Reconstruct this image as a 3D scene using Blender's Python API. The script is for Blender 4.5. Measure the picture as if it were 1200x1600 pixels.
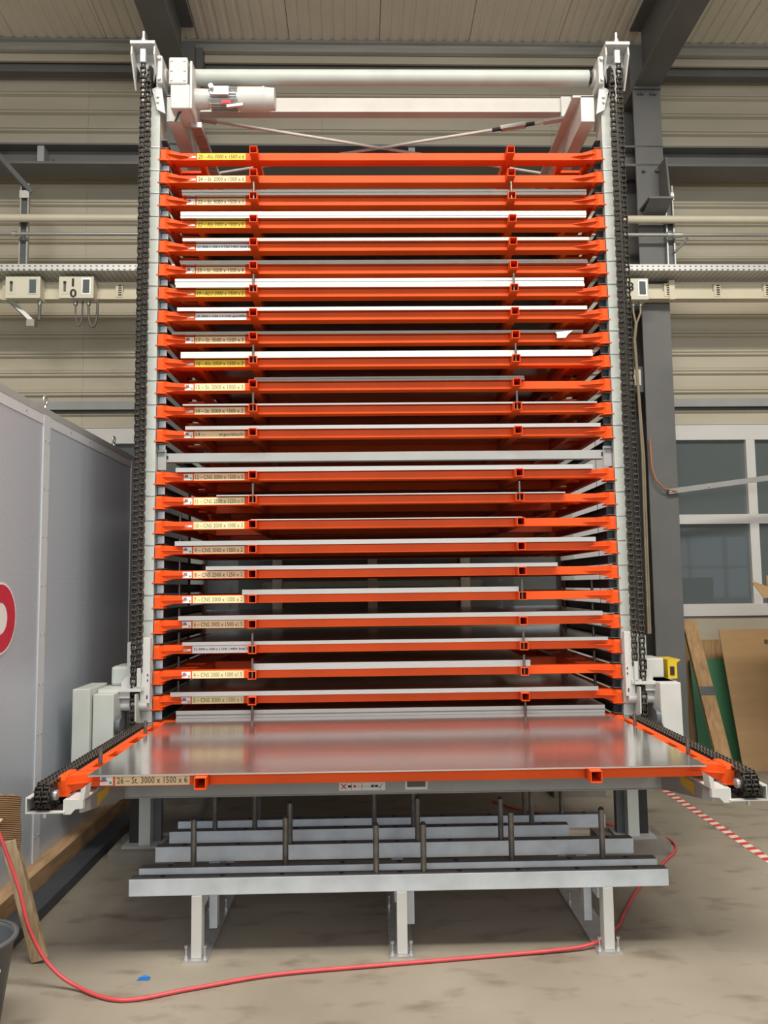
import bpy, math, random
from mathutils import Vector, Matrix
random.seed(7)
for o in list(bpy.data.objects): bpy.data.objects.remove(o)
S = bpy.context.scene
COL = S.collection

# ------------------------------------------------------------------ camera
cd = bpy.data.cameras.new('camera'); cam = bpy.data.objects.new('camera', cd); COL.objects.link(cam)
cd.sensor_fit = 'HORIZONTAL'; cd.sensor_width = 36.0; cd.lens = 1253.394/1200*36.0
cd.clip_start = 0.05; cd.clip_end = 300
PI_, YA, RO = 0.0903, 0.0215, 0.0119
_r = Vector((math.cos(YA), -math.sin(YA), 0)); _f0 = Vector((math.sin(YA), math.cos(YA), 0)); _u0 = Vector((0, 0, 1))
_f = math.cos(PI_)*_f0+math.sin(PI_)*_u0; _u = -math.sin(PI_)*_f0+math.cos(PI_)*_u0
_R = math.cos(RO)*_r-math.sin(RO)*_u; _U = math.sin(RO)*_r+math.cos(RO)*_u
M3 = Matrix((_R, _U, -_f)).transposed()
cam.matrix_world = Matrix.Translation((-0.1426, -5.6879, 1.85)) @ M3.to_4x4()
S.camera = cam

# ------------------------------------------------------------------ world, lights, exposure
w = bpy.data.worlds.new('world'); S.world = w; w.use_nodes = True
w.node_tree.nodes['Background'].inputs[0].default_value = (0.80, 0.90, 1.0, 1)
w.node_tree.nodes['Background'].inputs[1].default_value = 0.6
S.view_settings.view_transform = 'Standard'; S.view_settings.look = 'None'
S.view_settings.exposure = -0.18; S.view_settings.gamma = 1.0; S.view_settings.use_curve_mapping = False

def area(name, loc, target, sx, sy, power, col):
    l = bpy.data.lights.new(name, 'AREA'); l.shape = 'RECTANGLE'; l.size = sx; l.size_y = sy
    l.energy = power; l.color = col
    o = bpy.data.objects.new(name, l); COL.objects.link(o); o.location = loc
    d = Vector(target)-Vector(loc); o.rotation_euler = d.to_track_quat('-Z', 'Y').to_euler()
    return o
area('skylight_strip_light', (0.5, -4.2, 8.15), (0.5, -4.15, 0), 11, 1.5, 1500, (1.0, 0.94, 0.84))
area('clerestory_daylight', (1.0, -13.8, 4.6), (0.5, 3, 4.9), 12, 2.9, 560, (0.86, 0.94, 1.0))

# ------------------------------------------------------------------ materials
def mat(name, col, rough=0.5, metal=0.0, var=0.12, scale=6.0, bump=0.0, bscale=60.0, stretch=None, spec=0.5, col2=None, emit=None):
    m = bpy.data.materials.new(name); m.use_nodes = True
    nt = m.node_tree; b = nt.nodes['Principled BSDF']
    b.inputs['Roughness'].default_value = rough; b.inputs['Metallic'].default_value = metal
    b.inputs['Specular IOR Level'].default_value = spec
    tc = nt.nodes.new('ShaderNodeTexCoord'); mp = nt.nodes.new('ShaderNodeMapping')
    if stretch: mp.inputs['Scale'].default_value = stretch
    nt.links.new(tc.outputs['Object'], mp.inputs['Vector'])
    n = nt.nodes.new('ShaderNodeTexNoise'); n.inputs['Scale'].default_value = scale; n.inputs['Detail'].default_value = 5
    nt.links.new(mp.outputs['Vector'], n.inputs['Vector'])
    r = nt.nodes.new('ShaderNodeValToRGB'); r.color_ramp.elements[0].position = 0.32; r.color_ramp.elements[1].position = 0.68
    c2 = col2 or tuple(min(1, c*(1+var)) for c in col)
    c1 = col if col2 else tuple(c*(1-var) for c in col)
    r.color_ramp.elements[0].color = (*c1, 1); r.color_ramp.elements[1].color = (*c2, 1)
    nt.links.new(n.outputs['Fac'], r.inputs['Fac']); nt.links.new(r.outputs['Color'], b.inputs['Base Color'])
    if bump:
        n2 = nt.nodes.new('ShaderNodeTexNoise'); n2.inputs['Scale'].default_value = bscale; n2.inputs['Detail'].default_value = 3
        nt.links.new(mp.outputs['Vector'], n2.inputs['Vector'])
        bp = nt.nodes.new('ShaderNodeBump'); bp.inputs['Strength'].default_value = bump; bp.inputs['Distance'].default_value = 0.01
        nt.links.new(n2.outputs['Fac'], bp.inputs['Height']); nt.links.new(bp.outputs['Normal'], b.inputs['Normal'])
    return m
M = {}
M['orange'] = mat('orange_paint', (0.80, 0.090, 0.010), 0.5, 0, 0.08, 3, spec=0.25)
M['white'] = mat('white_paint', (0.60, 0.60, 0.585), 0.4, 0, 0.05, 5)
M['postgrey'] = mat('light_grey_paint', (0.52, 0.55, 0.52), 0.45, 0, 0.06, 5)
M['rackblue'] = mat('rack_grey_paint', (0.62, 0.67, 0.72), 0.42, 0, 0.10, 9)
M['midgrey'] = mat('mid_grey_paint', (0.36, 0.37, 0.37), 0.45, 0, 0.06, 5)
M['darkrail'] = mat('dark_grey_paint', (0.105, 0.115, 0.125), 0.4, 0, 0.10, 5)
M['column'] = mat('column_grey_paint', (0.155, 0.157, 0.157), 0.5, 0, 0.10, 2)
M['black'] = mat('black_steel', (0.02, 0.02, 0.02), 0.5, 0, 0.2, 8)
M['chain'] = mat('oiled_chain_steel', (0.05, 0.042, 0.036), 0.4, 0.6, 0.3, 30)
M['steelpin'] = mat('dark_steel_pin', (0.20, 0.19, 0.18), 0.35, 0.7, 0.2, 20)
M['zinc'] = mat('zinc_steel', (0.62, 0.63, 0.63), 0.35, 0.75, 0.1, 25)
M['alu'] = mat('aluminium_edge', (0.72, 0.72, 0.69), 0.5, 0.2, 0.05, 12, stretch=(1, 1, 40))
M['stainless'] = mat('stainless_edge', (0.47, 0.465, 0.46), 0.42, 0.35, 0.08, 10, stretch=(1, 1, 40))
M['darksteel'] = mat('mill_steel_sheet', (0.13, 0.125, 0.12), 0.45, 0.4, 0.25, 10, stretch=(1, 1, 60))
M['sheetface'] = mat('sheet_metal_face', (0.52, 0.51, 0.50), 0.22, 1.0, 0.06, 6, stretch=(1, 8, 1))
M['brushed'] = mat('brushed_steel_sheet', (0.74, 0.725, 0.715), 0.14, 0.9, 0.06, 5, bump=0.012, bscale=30, stretch=(0.4, 10, 1))
M['yellow'] = mat('yellow_label', (0.85, 0.58, 0.06), 0.6, 0, 0.05, 5)
M['peach'] = mat('peach_label', (0.86, 0.62, 0.38), 0.6, 0, 0.05, 5)
M['cream'] = mat('cream_label', (0.90, 0.76, 0.42), 0.6, 0, 0.05, 5)
M['paper'] = mat('white_label', (0.85, 0.85, 0.85), 0.6, 0, 0.03, 5)
M['ink'] = mat('black_ink', (0.02, 0.02, 0.025), 0.6, 0, 0.1, 5)
M['greyink'] = mat('grey_ink', (0.14, 0.14, 0.125), 0.6, 0, 0.1, 5)
M['redink'] = mat('red_ink', (0.55, 0.04, 0.06), 0.6, 0, 0.1, 5)
M['blueink'] = mat('blue_ink', (0.12, 0.25, 0.5), 0.6, 0, 0.1, 5)
M['greenink'] = mat('green_ink', (0.15, 0.35, 0.08), 0.6, 0, 0.1, 5)
M['yellowpaint'] = mat('yellow_paint', (0.75, 0.52, 0.02), 0.4, 0, 0.1, 5)
M['clad'] = mat('beige_cladding', (0.52, 0.475, 0.375), 0.42, 0, 0.06, 0.8, stretch=(1, 1, 6))
M['ceil'] = mat('cream_roof_deck', (0.88, 0.81, 0.69), 0.5, 0, 0.06, 1)
M['seam'] = mat('seam_grey_paint', (0.58, 0.61, 0.66), 0.4, 0, 0.04, 5)
M['galv'] = mat('galvanised_steel', (0.42, 0.43, 0.41), 0.35, 0.5, 0.12, 4, stretch=(0.3, 4, 4))
M['pipe'] = mat('cream_pipe', (0.70, 0.65, 0.52), 0.35, 0, 0.04, 3)
M['trunk'] = mat('cream_trunking', (0.72, 0.66, 0.50), 0.4, 0, 0.04, 3)
M['boxcream'] = mat('cream_plastic', (0.74, 0.71, 0.58), 0.4, 0, 0.03, 3)
M['winframe'] = mat('white_window_frame', (0.72, 0.71, 0.70), 0.35, 0, 0.03, 3)
M['card'] = mat('brown_cardboard', (0.40, 0.25, 0.12), 0.75, 0, 0.07, 2, stretch=(0.6, 0.6, 5))
M['card2'] = mat('corrugated_cardboard', (0.30, 0.175, 0.085), 0.8, 0, 0.12, 8)
M['green'] = mat('green_board', (0.085, 0.27, 0.14), 0.5, 0, 0.06, 2)
M['wood'] = mat('plank_wood', (0.34, 0.20, 0.09), 0.7, 0, 0.3, 7, stretch=(4, 4, 0.7), col2=(0.50, 0.31, 0.15))
M['woodx'] = mat('beam_wood', (0.33, 0.20, 0.10), 0.7, 0, 0.3, 7, stretch=(4, 0.7, 4), col2=(0.52, 0.34, 0.19))
M['woodpale'] = mat('pale_wood', (0.36, 0.25, 0.14), 0.75, 0, 0.3, 9, stretch=(5, 5, 0.9), col2=(0.55, 0.42, 0.25))
M['kerb'] = mat('dark_base_paint', (0.06, 0.07, 0.085), 0.5, 0, 0.2, 4)
M['hose'] = mat('red_rubber_hose', (0.62, 0.075, 0.085), 0.4, 0, 0.08, 9)
M['bin'] = mat('grey_plastic', (0.10, 0.11, 0.12), 0.4, 0, 0.1, 4)
M['tapered'] = mat('tape_red', (0.62, 0.05, 0.05), 0.5, 0, 0.12, 9)
M['tapewhite'] = mat('tape_white', (0.74, 0.68, 0.60), 0.5, 0, 0.08, 9)
M['signred'] = mat('sign_red', (0.55, 0.03, 0.06), 0.4, 0, 0.05, 5)
M['signwhite'] = mat('sign_white', (0.8, 0.8, 0.8), 0.4, 0, 0.02, 5)
M['bluebag'] = mat('blue_plastic', (0.02, 0.16, 0.5), 0.3, 0, 0.2, 9)
M['base'] = mat('base_concrete', (0.22, 0.20, 0.175), 0.8, 0, 0.15, 6)
M['cable'] = mat('beige_cable', (0.35, 0.29, 0.20), 0.5, 0, 0.1, 9)
M['cablegrey'] = mat('grey_cable', (0.16, 0.15, 0.14), 0.5, 0, 0.1, 9)
M['cableorange'] = mat('orange_cable', (0.55, 0.22, 0.08), 0.5, 0, 0.1, 9)

def concrete():
    m = bpy.data.materials.new('concrete_floor'); m.use_nodes = True; nt = m.node_tree; b = nt.nodes['Principled BSDF']
    tc = nt.nodes.new('ShaderNodeTexCoord')
    def noise(s, d, stretch=None):
        n = nt.nodes.new('ShaderNodeTexNoise'); n.inputs['Scale'].default_value = s; n.inputs['Detail'].default_value = d
        if stretch:
            mp = nt.nodes.new('ShaderNodeMapping'); mp.inputs['Scale'].default_value = stretch
            nt.links.new(tc.outputs['Object'], mp.inputs['Vector']); nt.links.new(mp.outputs['Vector'], n.inputs['Vector'])
        else: nt.links.new(tc.outputs['Object'], n.inputs['Vector'])
        return n
    def ramp(n, p0, c0, p1, c1):
        r = nt.nodes.new('ShaderNodeValToRGB'); e = r.color_ramp.elements
        e[0].position = p0; e[0].color = (*c0, 1); e[1].position = p1; e[1].color = (*c1, 1)
        nt.links.new(n.outputs['Fac'], r.inputs['Fac']); return r
    a = ramp(noise(1.1, 6), 0.33, (0.255, 0.225, 0.18), 0.67, (0.335, 0.30, 0.245))
    s = ramp(noise(3.4, 12, (1, 2.0, 1)), 0.55, (1, 1, 1), 0.70, (0.60, 0.56, 0.53))
    sp = ramp(noise(38, 3), 0.68, (1, 1, 1), 0.76, (0.72, 0.70, 0.68))
    mx = nt.nodes.new('ShaderNodeMixRGB'); mx.blend_type = 'MULTIPLY'; mx.inputs[0].default_value = 0.8
    nt.links.new(a.outputs[0], mx.inputs[1]); nt.links.new(s.outputs[0], mx.inputs[2])
    m2 = nt.nodes.new('ShaderNodeMixRGB'); m2.blend_type = 'MULTIPLY'; m2.inputs[0].default_value = 0.8
    nt.links.new(mx.outputs[0], m2.inputs[1]); nt.links.new(sp.outputs[0], m2.inputs[2])
    nt.links.new(m2.outputs[0], b.inputs['Base Color']); b.inputs['Roughness'].default_value = 0.55
    return m
M['floor'] = concrete()

def glass():
    m = bpy.data.materials.new('window_glass'); m.use_nodes = True; b = m.node_tree.nodes['Principled BSDF']
    b.inputs['Base Color'].default_value = (0.125, 0.15, 0.16, 1); b.inputs['Roughness'].default_value = 0.03
    b.inputs['Specular IOR Level'].default_value = 0.9
    return m
M['glass'] = glass()

def perforated():
    # a sheet with a close grid of small punched holes (about 9 mm pitch)
    m = bpy.data.materials.new('perforated_sheet'); m.use_nodes = True; nt = m.node_tree; b = nt.nodes['Principled BSDF']
    tc = nt.nodes.new('ShaderNodeTexCoord'); sp = nt.nodes.new('ShaderNodeSeparateXYZ'); nt.links.new(tc.outputs['Object'], sp.inputs[0])
    def mth(op, a, bb=None):
        n = nt.nodes.new('ShaderNodeMath'); n.operation = op
        for i, v in enumerate((a, bb)):
            if v is None: continue
            if isinstance(v, (int, float)): n.inputs[i].default_value = v
            else: nt.links.new(v, n.inputs[i])
        return n.outputs[0]
    k = 2*math.pi/0.018
    s1 = mth('SINE', mth('MULTIPLY', sp.outputs['Y'], k)); s2 = mth('SINE', mth('MULTIPLY', sp.outputs['Z'], k))
    pr = mth('MULTIPLY', s1, s2)
    r = nt.nodes.new('ShaderNodeValToRGB'); e = r.color_ramp.elements
    e[0].position = 0.45; e[0].color = (0.57, 0.63, 0.72, 1); e[1].position = 0.6; e[1].color = (0.33, 0.36, 0.42, 1)
    nt.links.new(pr, r.inputs['Fac']); nt.links.new(r.outputs[0], b.inputs['Base Color'])
    b.inputs['Roughness'].default_value = 0.32; b.inputs['Metallic'].default_value = 0.25
    return m
M['perf'] = perforated()

def slotted():
    m = bpy.data.materials.new('slotted_galvanised'); m.use_nodes = True; nt = m.node_tree; b = nt.nodes['Principled BSDF']
    tc = nt.nodes.new('ShaderNodeTexCoord'); mp = nt.nodes.new('ShaderNodeMapping'); nt.links.new(tc.outputs['Object'], mp.inputs['Vector'])
    sp = nt.nodes.new('ShaderNodeSeparateXYZ'); nt.links.new(mp.outputs['Vector'], sp.inputs[0])
    def mth(op, a, bb=None):
        n = nt.nodes.new('ShaderNodeMath'); n.operation = op
        for i, v in enumerate((a, bb)):
            if v is None: continue
            if isinstance(v, (int, float)): n.inputs[i].default_value = v
            else: nt.links.new(v, n.inputs[i])
        return n.outputs[0]
    a = mth('GREATER_THAN', mth('SINE', mth('MULTIPLY', sp.outputs['X'], 2*math.pi/0.055)), 0.35)
    yz = mth('ADD', sp.outputs['Z'], sp.outputs['Y'])
    c = mth('GREATER_THAN', mth('SINE', mth('MULTIPLY', yz, 2*math.pi/0.036)), 0.55)
    f = mth('MULTIPLY', a, c)
    mx = nt.nodes.new('ShaderNodeMixRGB'); nt.links.new(f, mx.inputs[0])
    mx.inputs[1].default_value = (0.66, 0.67, 0.66, 1); mx.inputs[2].default_value = (0.06, 0.06, 0.06, 1)
    nt.links.new(mx.outputs[0], b.inputs['Base Color']); b.inputs['Roughness'].default_value = 0.4; b.inputs['Metallic'].default_value = 0.2
    return m
M['slotted'] = slotted()

# ------------------------------------------------------------------ mesh helpers
class MB:
    def __init__(s): s.v = []; s.f = []; s.sm = []
    def add(s, vs, fs, smooth=False):
        k = len(s.v); s.v += [tuple(v) for v in vs]; s.f += [tuple(i+k for i in f) for f in fs]; s.sm += [smooth]*len(fs); return s
    def box(s, x0, x1, y0, y1, z0, z1):
        return s.add([(x0,y0,z0),(x1,y0,z0),(x1,y1,z0),(x0,y1,z0),(x0,y0,z1),(x1,y0,z1),(x1,y1,z1),(x0,y1,z1)],
                     [(3,2,1,0),(4,5,6,7),(0,1,5,4),(1,2,6,5),(2,3,7,6),(3,0,4,7)])
    def prism(s, pts, axis, a, b):
        # pts: 2-d outline; axis 'x' -> (y,z), 'y' -> (x,z), 'z' -> (x,y)
        def P(p, t): return {'x': (t, p[0], p[1]), 'y': (p[0], t, p[1]), 'z': (p[0], p[1], t)}[axis]
        n = len(pts); vs = [P(p, a) for p in pts]+[P(p, b) for p in pts]
        fs = [tuple(range(n)), tuple(range(2*n-1, n-1, -1))]+[(i, i+n, (i+1) % n+n, (i+1) % n) for i in range(n)]
        return s.add(vs, fs)
    def cyl(s, p0, p1, r, n=14, r1=None, cap=True):
        p0 = Vector(p0); p1 = Vector(p1); d = (p1-p0).normalized(); r1 = r if r1 is None else r1
        a = d.orthogonal().normalized(); b = d.cross(a)
        vs = []
        for p, q in ((p0, r), (p1, r1)):
            for i in range(n):
                t = 2*math.pi*i/n; vs.append(p+a*math.cos(t)*q+b*math.sin(t)*q)
        s.add(vs, [(i, (i+1) % n, (i+1) % n+n, i+n) for i in range(n)], True)
        if cap: s.add(vs, [tuple(range(n-1, -1, -1)), tuple(range(n, 2*n))])
        return s
    def tube(s, path, r, n=8):
        path = [Vector(p) for p in path]; vs = []; up = None
        for i, p in enumerate(path):
            d = (path[min(i+1, len(path)-1)]-path[max(i-1, 0)]).normalized()
            a = d.orthogonal().normalized() if up is None else (up-d*up.dot(d)).normalized()
            up = a; b = d.cross(a)
            vs += [p+a*math.cos(2*math.pi*j/n)*r+b*math.sin(2*math.pi*j/n)*r for j in range(n)]
        fs = [(i*n+j, i*n+(j+1) % n, (i+1)*n+(j+1) % n, (i+1)*n+j) for i in range(len(path)-1) for j in range(n)]
        s.add(vs, fs, True); m = len(vs)
        return s.add(vs, [tuple(range(n-1, -1, -1)), tuple(range(m-n, m))])
    def bar(s, p0, p1, wd, ht, up=(0, 0, 1)):
        p0 = Vector(p0); p1 = Vector(p1); d = (p1-p0).normalized(); a = d.cross(Vector(up)).normalized(); b = a.cross(d)
        vs = [p+a*i*wd/2+b*j*ht/2 for p in (p0, p1) for i, j in ((-1,-1),(1,-1),(1,1),(-1,1))]
        return s.add(vs, [(0,1,2,3),(7,6,5,4),(0,4,5,1),(1,5,6,2),(2,6,7,3),(3,7,4,0)])
    def sqtube(s, cx, y0, y1, cz, o, t):
        # hollow square tube along y
        h = o/2; i = h-t
        for (a, b, c, d) in ((-h, h, -h, -i), (-h, h, i, h), (-h, -i, -i, i), (i, h, -i, i)):
            s.box(cx+a, cx+b, y0, y1, cz+c, cz+d)
        return s
    def mesh(s, name):
        me = bpy.data.meshes.new(name); me.from_pydata(s.v, [], s.f); me.polygons.foreach_set('use_smooth', s.sm); me.update()
        import bmesh
        bm = bmesh.new(); bm.from_mesh(me); bmesh.ops.recalc_face_normals(bm, faces=bm.faces); bm.to_mesh(me); bm.free()
        return me
def B(*a): return MB().box(*a)

def put(name, me, m, parent=None, loc=(0, 0, 0), rot=None, bev=0):
    if isinstance(me, MB): me = me.mesh(name)
    if not me.materials: me.materials.append(M[m] if isinstance(m, str) else m)
    o = bpy.data.objects.new(name, me); COL.objects.link(o); o.location = loc
    if rot: o.rotation_euler = rot
    if parent: o.parent = parent
    if bev:
        md = o.modifiers.new('bevel', 'BEVEL'); md.width = bev; md.segments = 2; md.limit_method = 'ANGLE'
    return o
def tag(o, label, cat, group=None):
    o['label'] = label; o['category'] = cat
    if group: o['group'] = group
    return o
def thing(name, label, cat, loc=(0, 0, 0), rz=0, group=None):
    o = bpy.data.objects.new(name, None); COL.objects.link(o); o.location = loc; o.rotation_euler = (0, 0, rz)
    o.empty_display_size = 0.1
    return tag(o, label, cat, group)
def struct(o): o['kind'] = 'structure'; return o

def hthing(name, label, cat, loc=(0, 0, 0), rz=0, group=None):
    # position given in the frame of the hall, which is turned by HR
    c, q = math.cos(0.0095), math.sin(0.0095)
    return thing(name, label, cat, (c*loc[0]-q*loc[1], q*loc[0]+c*loc[1], loc[2]), 0.0095, group)
TXT = {}
def text_mesh(body, width, height, bold=False, slant=0.0):
    cu = bpy.data.curves.new('lettering', 'FONT'); cu.body = body; cu.size = 1; cu.resolution_u = 2
    if bold: cu.offset = 0.022
    cu.shear = slant
    ob = bpy.data.objects.new('lettering', cu); COL.objects.link(ob)
    bpy.context.view_layer.update()
    me = bpy.data.meshes.new_from_object(ob.evaluated_get(bpy.context.evaluated_depsgraph_get()))
    bpy.data.objects.remove(ob)
    xs = [v.co.x for v in me.vertices]; ys = [v.co.y for v in me.vertices]
    x0, x1, y0, y1 = min(xs), max(xs), min(ys), max(ys)
    for v in me.vertices:
        v.co = ((v.co.x-x0)/(x1-x0)*width, 0, (v.co.y-y0)/(y1-y0)*height)
    me.materials.clear(); me.update(); return me

HR = 0.0095   # the hall stands very slightly turned against the tower

# ------------------------------------------------------------------ the hall
fl = struct(put('floor', B(-16, 16, -14.3, 3.4, -0.2, 0), 'floor'))
WY = 3.0
wall = struct(put('wall_back', B(-14, 14, WY+0.06, WY+0.3, 0, 9.0), 'clad', rot=(0, 0, HR)))
# profiled horizontal cladding panels, one object each
def panel_mesh(x0, x1, h):
    prof = []   # (z, depth towards the room)
    z = 0
    while z < h-1e-4:
        for dz, d in ((0, 0.0), (0.125, 0.0), (0.143, 0.032), (0.165, 0.032), (0.17, 0.018), (0.175, 0.032), (0.20, 0.032), (0.215, 0.0)):
            if z+dz <= h: prof.append((z+dz, d))
        z += 0.31/1.44
    prof.append((h, 0.0))
    pts = [(-d, zz) for zz, d in prof]+[(0.05, h), (0.05, 0)]
    return MB().prism(pts, 'x', x0, x1)
PW, PH = 2.62, 0.6455
pm = panel_mesh(0.001, PW-0.001, PH-0.001).mesh('cladding_panel')
for i in range(-4, 4):
    for r in range(7):
        put('cladding_panel', pm, 'clad', wall, (-0.58+PW*i, WY, 3.58+PH*r))
for i in range(-4, 4):
    lo = put('cladding_panel', B(0.004, PW-0.004, -0.01, 0.05, 0.0, 1.20), 'clad', wall, (-0.58+PW*i, WY, 0))
    put('sill_panel', B(0.004, PW-0.004, -0.03, 0.05, 1.215, 1.46), 'clad', wall, (-0.58+PW*i, WY, 0))
put('sheeting_rail', B(-9, 9, WY-0.07, WY+0.0, 3.77, 3.86), 'midgrey', wall)
put('rail_shadow_strip', B(-9, 9, WY-0.045, WY+0.0, 3.735, 3.77), 'black', wall)  # black strip painted in as the shadow line beneath the sheeting rail
# windows
def window(n, x0, x1, mull):
    t = bpy.data.objects.new('window_%d' % n, None); COL.objects.link(t); struct(t); t.rotation_euler = (0, 0, HR)
    y = WY
    put('frame_head', B(x0, x1, y-0.05, y+0.04, 3.40, 3.565), 'winframe', t)
    put('frame_sill', B(x0, x1, y-0.06, y+0.04, 1.47, 1.60), 'winframe', t)
    put('transom', B(x0, x1, y-0.045, y+0.04, 2.47, 2.575), 'winframe', t)
    xs = [x0]+mull+[x1]
    for mx in xs: put('mullion', B(mx-0.05, mx+0.05, y-0.048, y+0.04, 1.60, 3.40), 'winframe', t)
    for a, b in zip(xs[:-1], xs[1:]):
        for z0, z1 in ((1.60, 2.47), (2.575, 3.40)):
            put('pane', B(a+0.05, b-0.05, y+0.005, y+0.02, z0, z1), 'glass', t)
window(1, 3.05, 7.2, [4.13, 5.15, 6.17])
window(2, -1.95, 2.0, [-1.08, -0.06, 0.94])
put('infill_panel', B(2.06, 2.40, WY-0.04, WY+0.04, 1.05, 3.56), 'winframe', wall)
put('infill_panel', B(2.41, 2.78, WY-0.03, WY+0.04, 1.05, 3.56), 'winframe', wall)
window(3, -7.0, -2.2, [-6.0, -5.0, -4.05, -3.1])
# roof deck: rises slightly towards the camera; ribbed deck sheets, one object each
CZ, CS = 7.86, 0.058
def deck_mesh(wd):
    n = 8; p = wd/n; prof = []
    for i in range(n):
        for dx, dz in ((0, 0), (p*0.55, 0), (p*0.68, 0.014), (p*0.88, 0.014)): prof.append((i*p+dx, dz))
    prof.append((wd-0.006, 0))
    pts = prof+[(wd-0.006, 0.06), (0, 0.06)]
    mb = MB(); L = 11.0
    vs = []; m = len(pts)
    for Y in (WY+0.2, WY+0.2-L):
        vs += [(x, Y, z+(WY-Y)*CS) for x, z in pts]
    fs = [tuple(range(m)), tuple(range(2*m-1, m-1, -1))]+[(i, i+m, (i+1) % m+m, (i+1) % m) for i in range(m)]
    return mb.add(vs, fs)
ceil = struct(put('ceiling', MB().add([(x, Y, CZ+zz+(WY-Y)*CS) for Y in (WY+0.3, WY-16) for x in (-14, 14) for zz in (0.07, 0.3)],
     [(0,1,3,2),(4,6,7,5),(0,4,5,1),(2,3,7,6),(1,5,7,3),(0,2,6,4)]), 'ceil', rot=(0, 0, HR)))
dm = deck_mesh(1.0).mesh('deck_sheet')
for i in range(-9, 9): put('deck_sheet', dm, 'ceil', ceil, (0.08+i*1.0, 0, CZ))
struct(put('floor_yard', B(-30, 30, -45, -14.3, -0.2, -0.02), 'base'))
struct(put('wall_left', B(-14.3, -14, -14, 3.4, 0, 9), 'clad'))
struct(put('wall_right', B(14, 14.3, -14, 3.4, 0, 9), 'clad'))
wf = struct(put('wall_front', MB().box(-14, -5, -14.3, -14, 0, 9).box(-5, 7, -14.3, -14, 6.1, 9).box(-5, 7, -14.3, -14, 0, 3.1).box(7, 9.6, -14.3, -14, 0, 9).box(9.6, 13, -14.3, -14, 0, 1.3).box(9.6, 13, -14.3, -14, 3.3, 9).box(13, 14.3, -14.3, -14, 0, 9), 'clad'))
for x in (10.7, 11.9): put('mullion', B(x-0.05, x+0.05, -14.2, -14.1, 1.3, 3.3), 'winframe', wf)
put('mullion', B(9.6, 13, -14.2, -14.1, 2.25, 2.33), 'winframe', wf)
# galvanised eaves profile and dark eaves rail
ev = thing('eaves_profile', 'galvanised folded eaves profile running along the wall just below the roof deck', 'trim', rz=HR)
ep = [(2.72, 7.875), (2.70, 7.86), (2.69, 7.83), (2.72, 7.815), (2.72, 7.735), (2.70, 7.73), (2.70, 7.72), (2.75, 7.715), (2.75, 7.875)]
put('folded_face', MB().prism(ep, 'x', -9, 9), 'galv', ev)
put('lower_strip', B(-9, 9, 2.76, 2.79, 7.63, 7.72), 'clad', ev)
er = thing('eaves_rail', 'dark grey horizontal steel rail along the wall above the top cladding', 'beam', rz=HR)
put('rail_web', B(-9, 9, 2.82, 2.94, 7.55, 7.67), 'column', er)
put('rail_flange', B(-9, 9, 2.80, 2.94, 7.67, 7.685), 'column', er)
# wall girder (I beam lying along the wall)
gi = thing('wall_girder', 'dark grey steel girder running along the wall at mid height behind the tower', 'beam', rz=HR)
put('girder_web', B(-9, 9, 2.62, 2.632, 6.325, 6.51), 'column', gi)
put('girder_flange', B(-9, 9, 2.48, 2.77, 6.51, 6.53), 'column', gi)
put('girder_flange', B(-9, 9, 2.48, 2.77, 6.30, 6.325), 'column', gi)
for x in (-3.52, 0.4, 5.5): put('stiffener', B(x-0.035, x+0.035, 2.50, 2.62, 6.325, 6.51), 'midgrey', gi)
for x in (-3.60, -3.44): put('bolt', MB().cyl((x, 2.62, 6.40), (x, 2.59, 6.40), 0.022, 6), 'darkrail', gi)
# columns, knees and rafters of the portal frames
def column(xc, label, rl):
    c = hthing('steel_column', label, 'column', (xc, 2.48, 0), HR)
    put('front_flange', B(-0.15, 0.15, 0, 0.022, 0, 7.16), 'column', c)
    put('rear_flange', B(-0.15, 0.15, 0.40, 0.422, 0, 7.70), 'column', c)
    put('web', B(-0.01, 0.01, 0.022, 0.40, 0, 7.70), 'column', c)
    put('head_plate', B(-0.15, 0.15, -0.03, 0.40, 7.16, 7.185), 'column', c)
    put('cap', B(-0.15, 0.15, 0.06, 0.40, 7.18, 7.70), 'column', c)
    put('base_plate', B(-0.2, 0.2, -0.08, 0.48, 0, 0.03), 'column', c)
    for x in (-0.09, -0.05, 0.05, 0.09): put('bolt', MB().cyl((x, 0.0, 7.115), (x, -0.022, 7.115), 0.02, 6), 'darkrail', c)
    r = hthing('roof_rafter', rl, 'rafter', (xc, 2.48, 7.19), HR)
    s = 0.02
    def sl(y0, y1, z0, z1, x0, x1, nm):
        vs = [(x, y, z-y*s) for y in (y0, y1) for x in (x0, x1) for z in (z0, z1)]
        put(nm, MB().add(vs, [(0,1,3,2),(4,6,7,5),(0,4,5,1),(2,3,7,6),(1,5,7,3),(0,2,6,4)]), 'column', r)
    sl(0.05, -9, 0, 0.025, -0.14, 0.14, 'lower_flange'); sl(0.05, -9, 0.025, 0.68, -0.012, 0.012, 'web'); sl(0.05, -9, 0.68, 0.705, -0.14, 0.14, 'upper_flange')
    return c
cR = column(2.96, 'dark grey steel column right of the tower, beside the window', 'dark grey roof rafter above the right chain')
cL = column(-2.08, 'dark grey steel column behind the left of the tower', 'dark grey roof rafter above the left chain')
for xc, s in ((2.96, 1), (-2.08, 1)):
    par = cR if xc > 0 else cL
    put('end_plate', B(0.15, 0.22, 0.16, 0.34, 7.40, 7.72), 'column', par)
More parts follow.
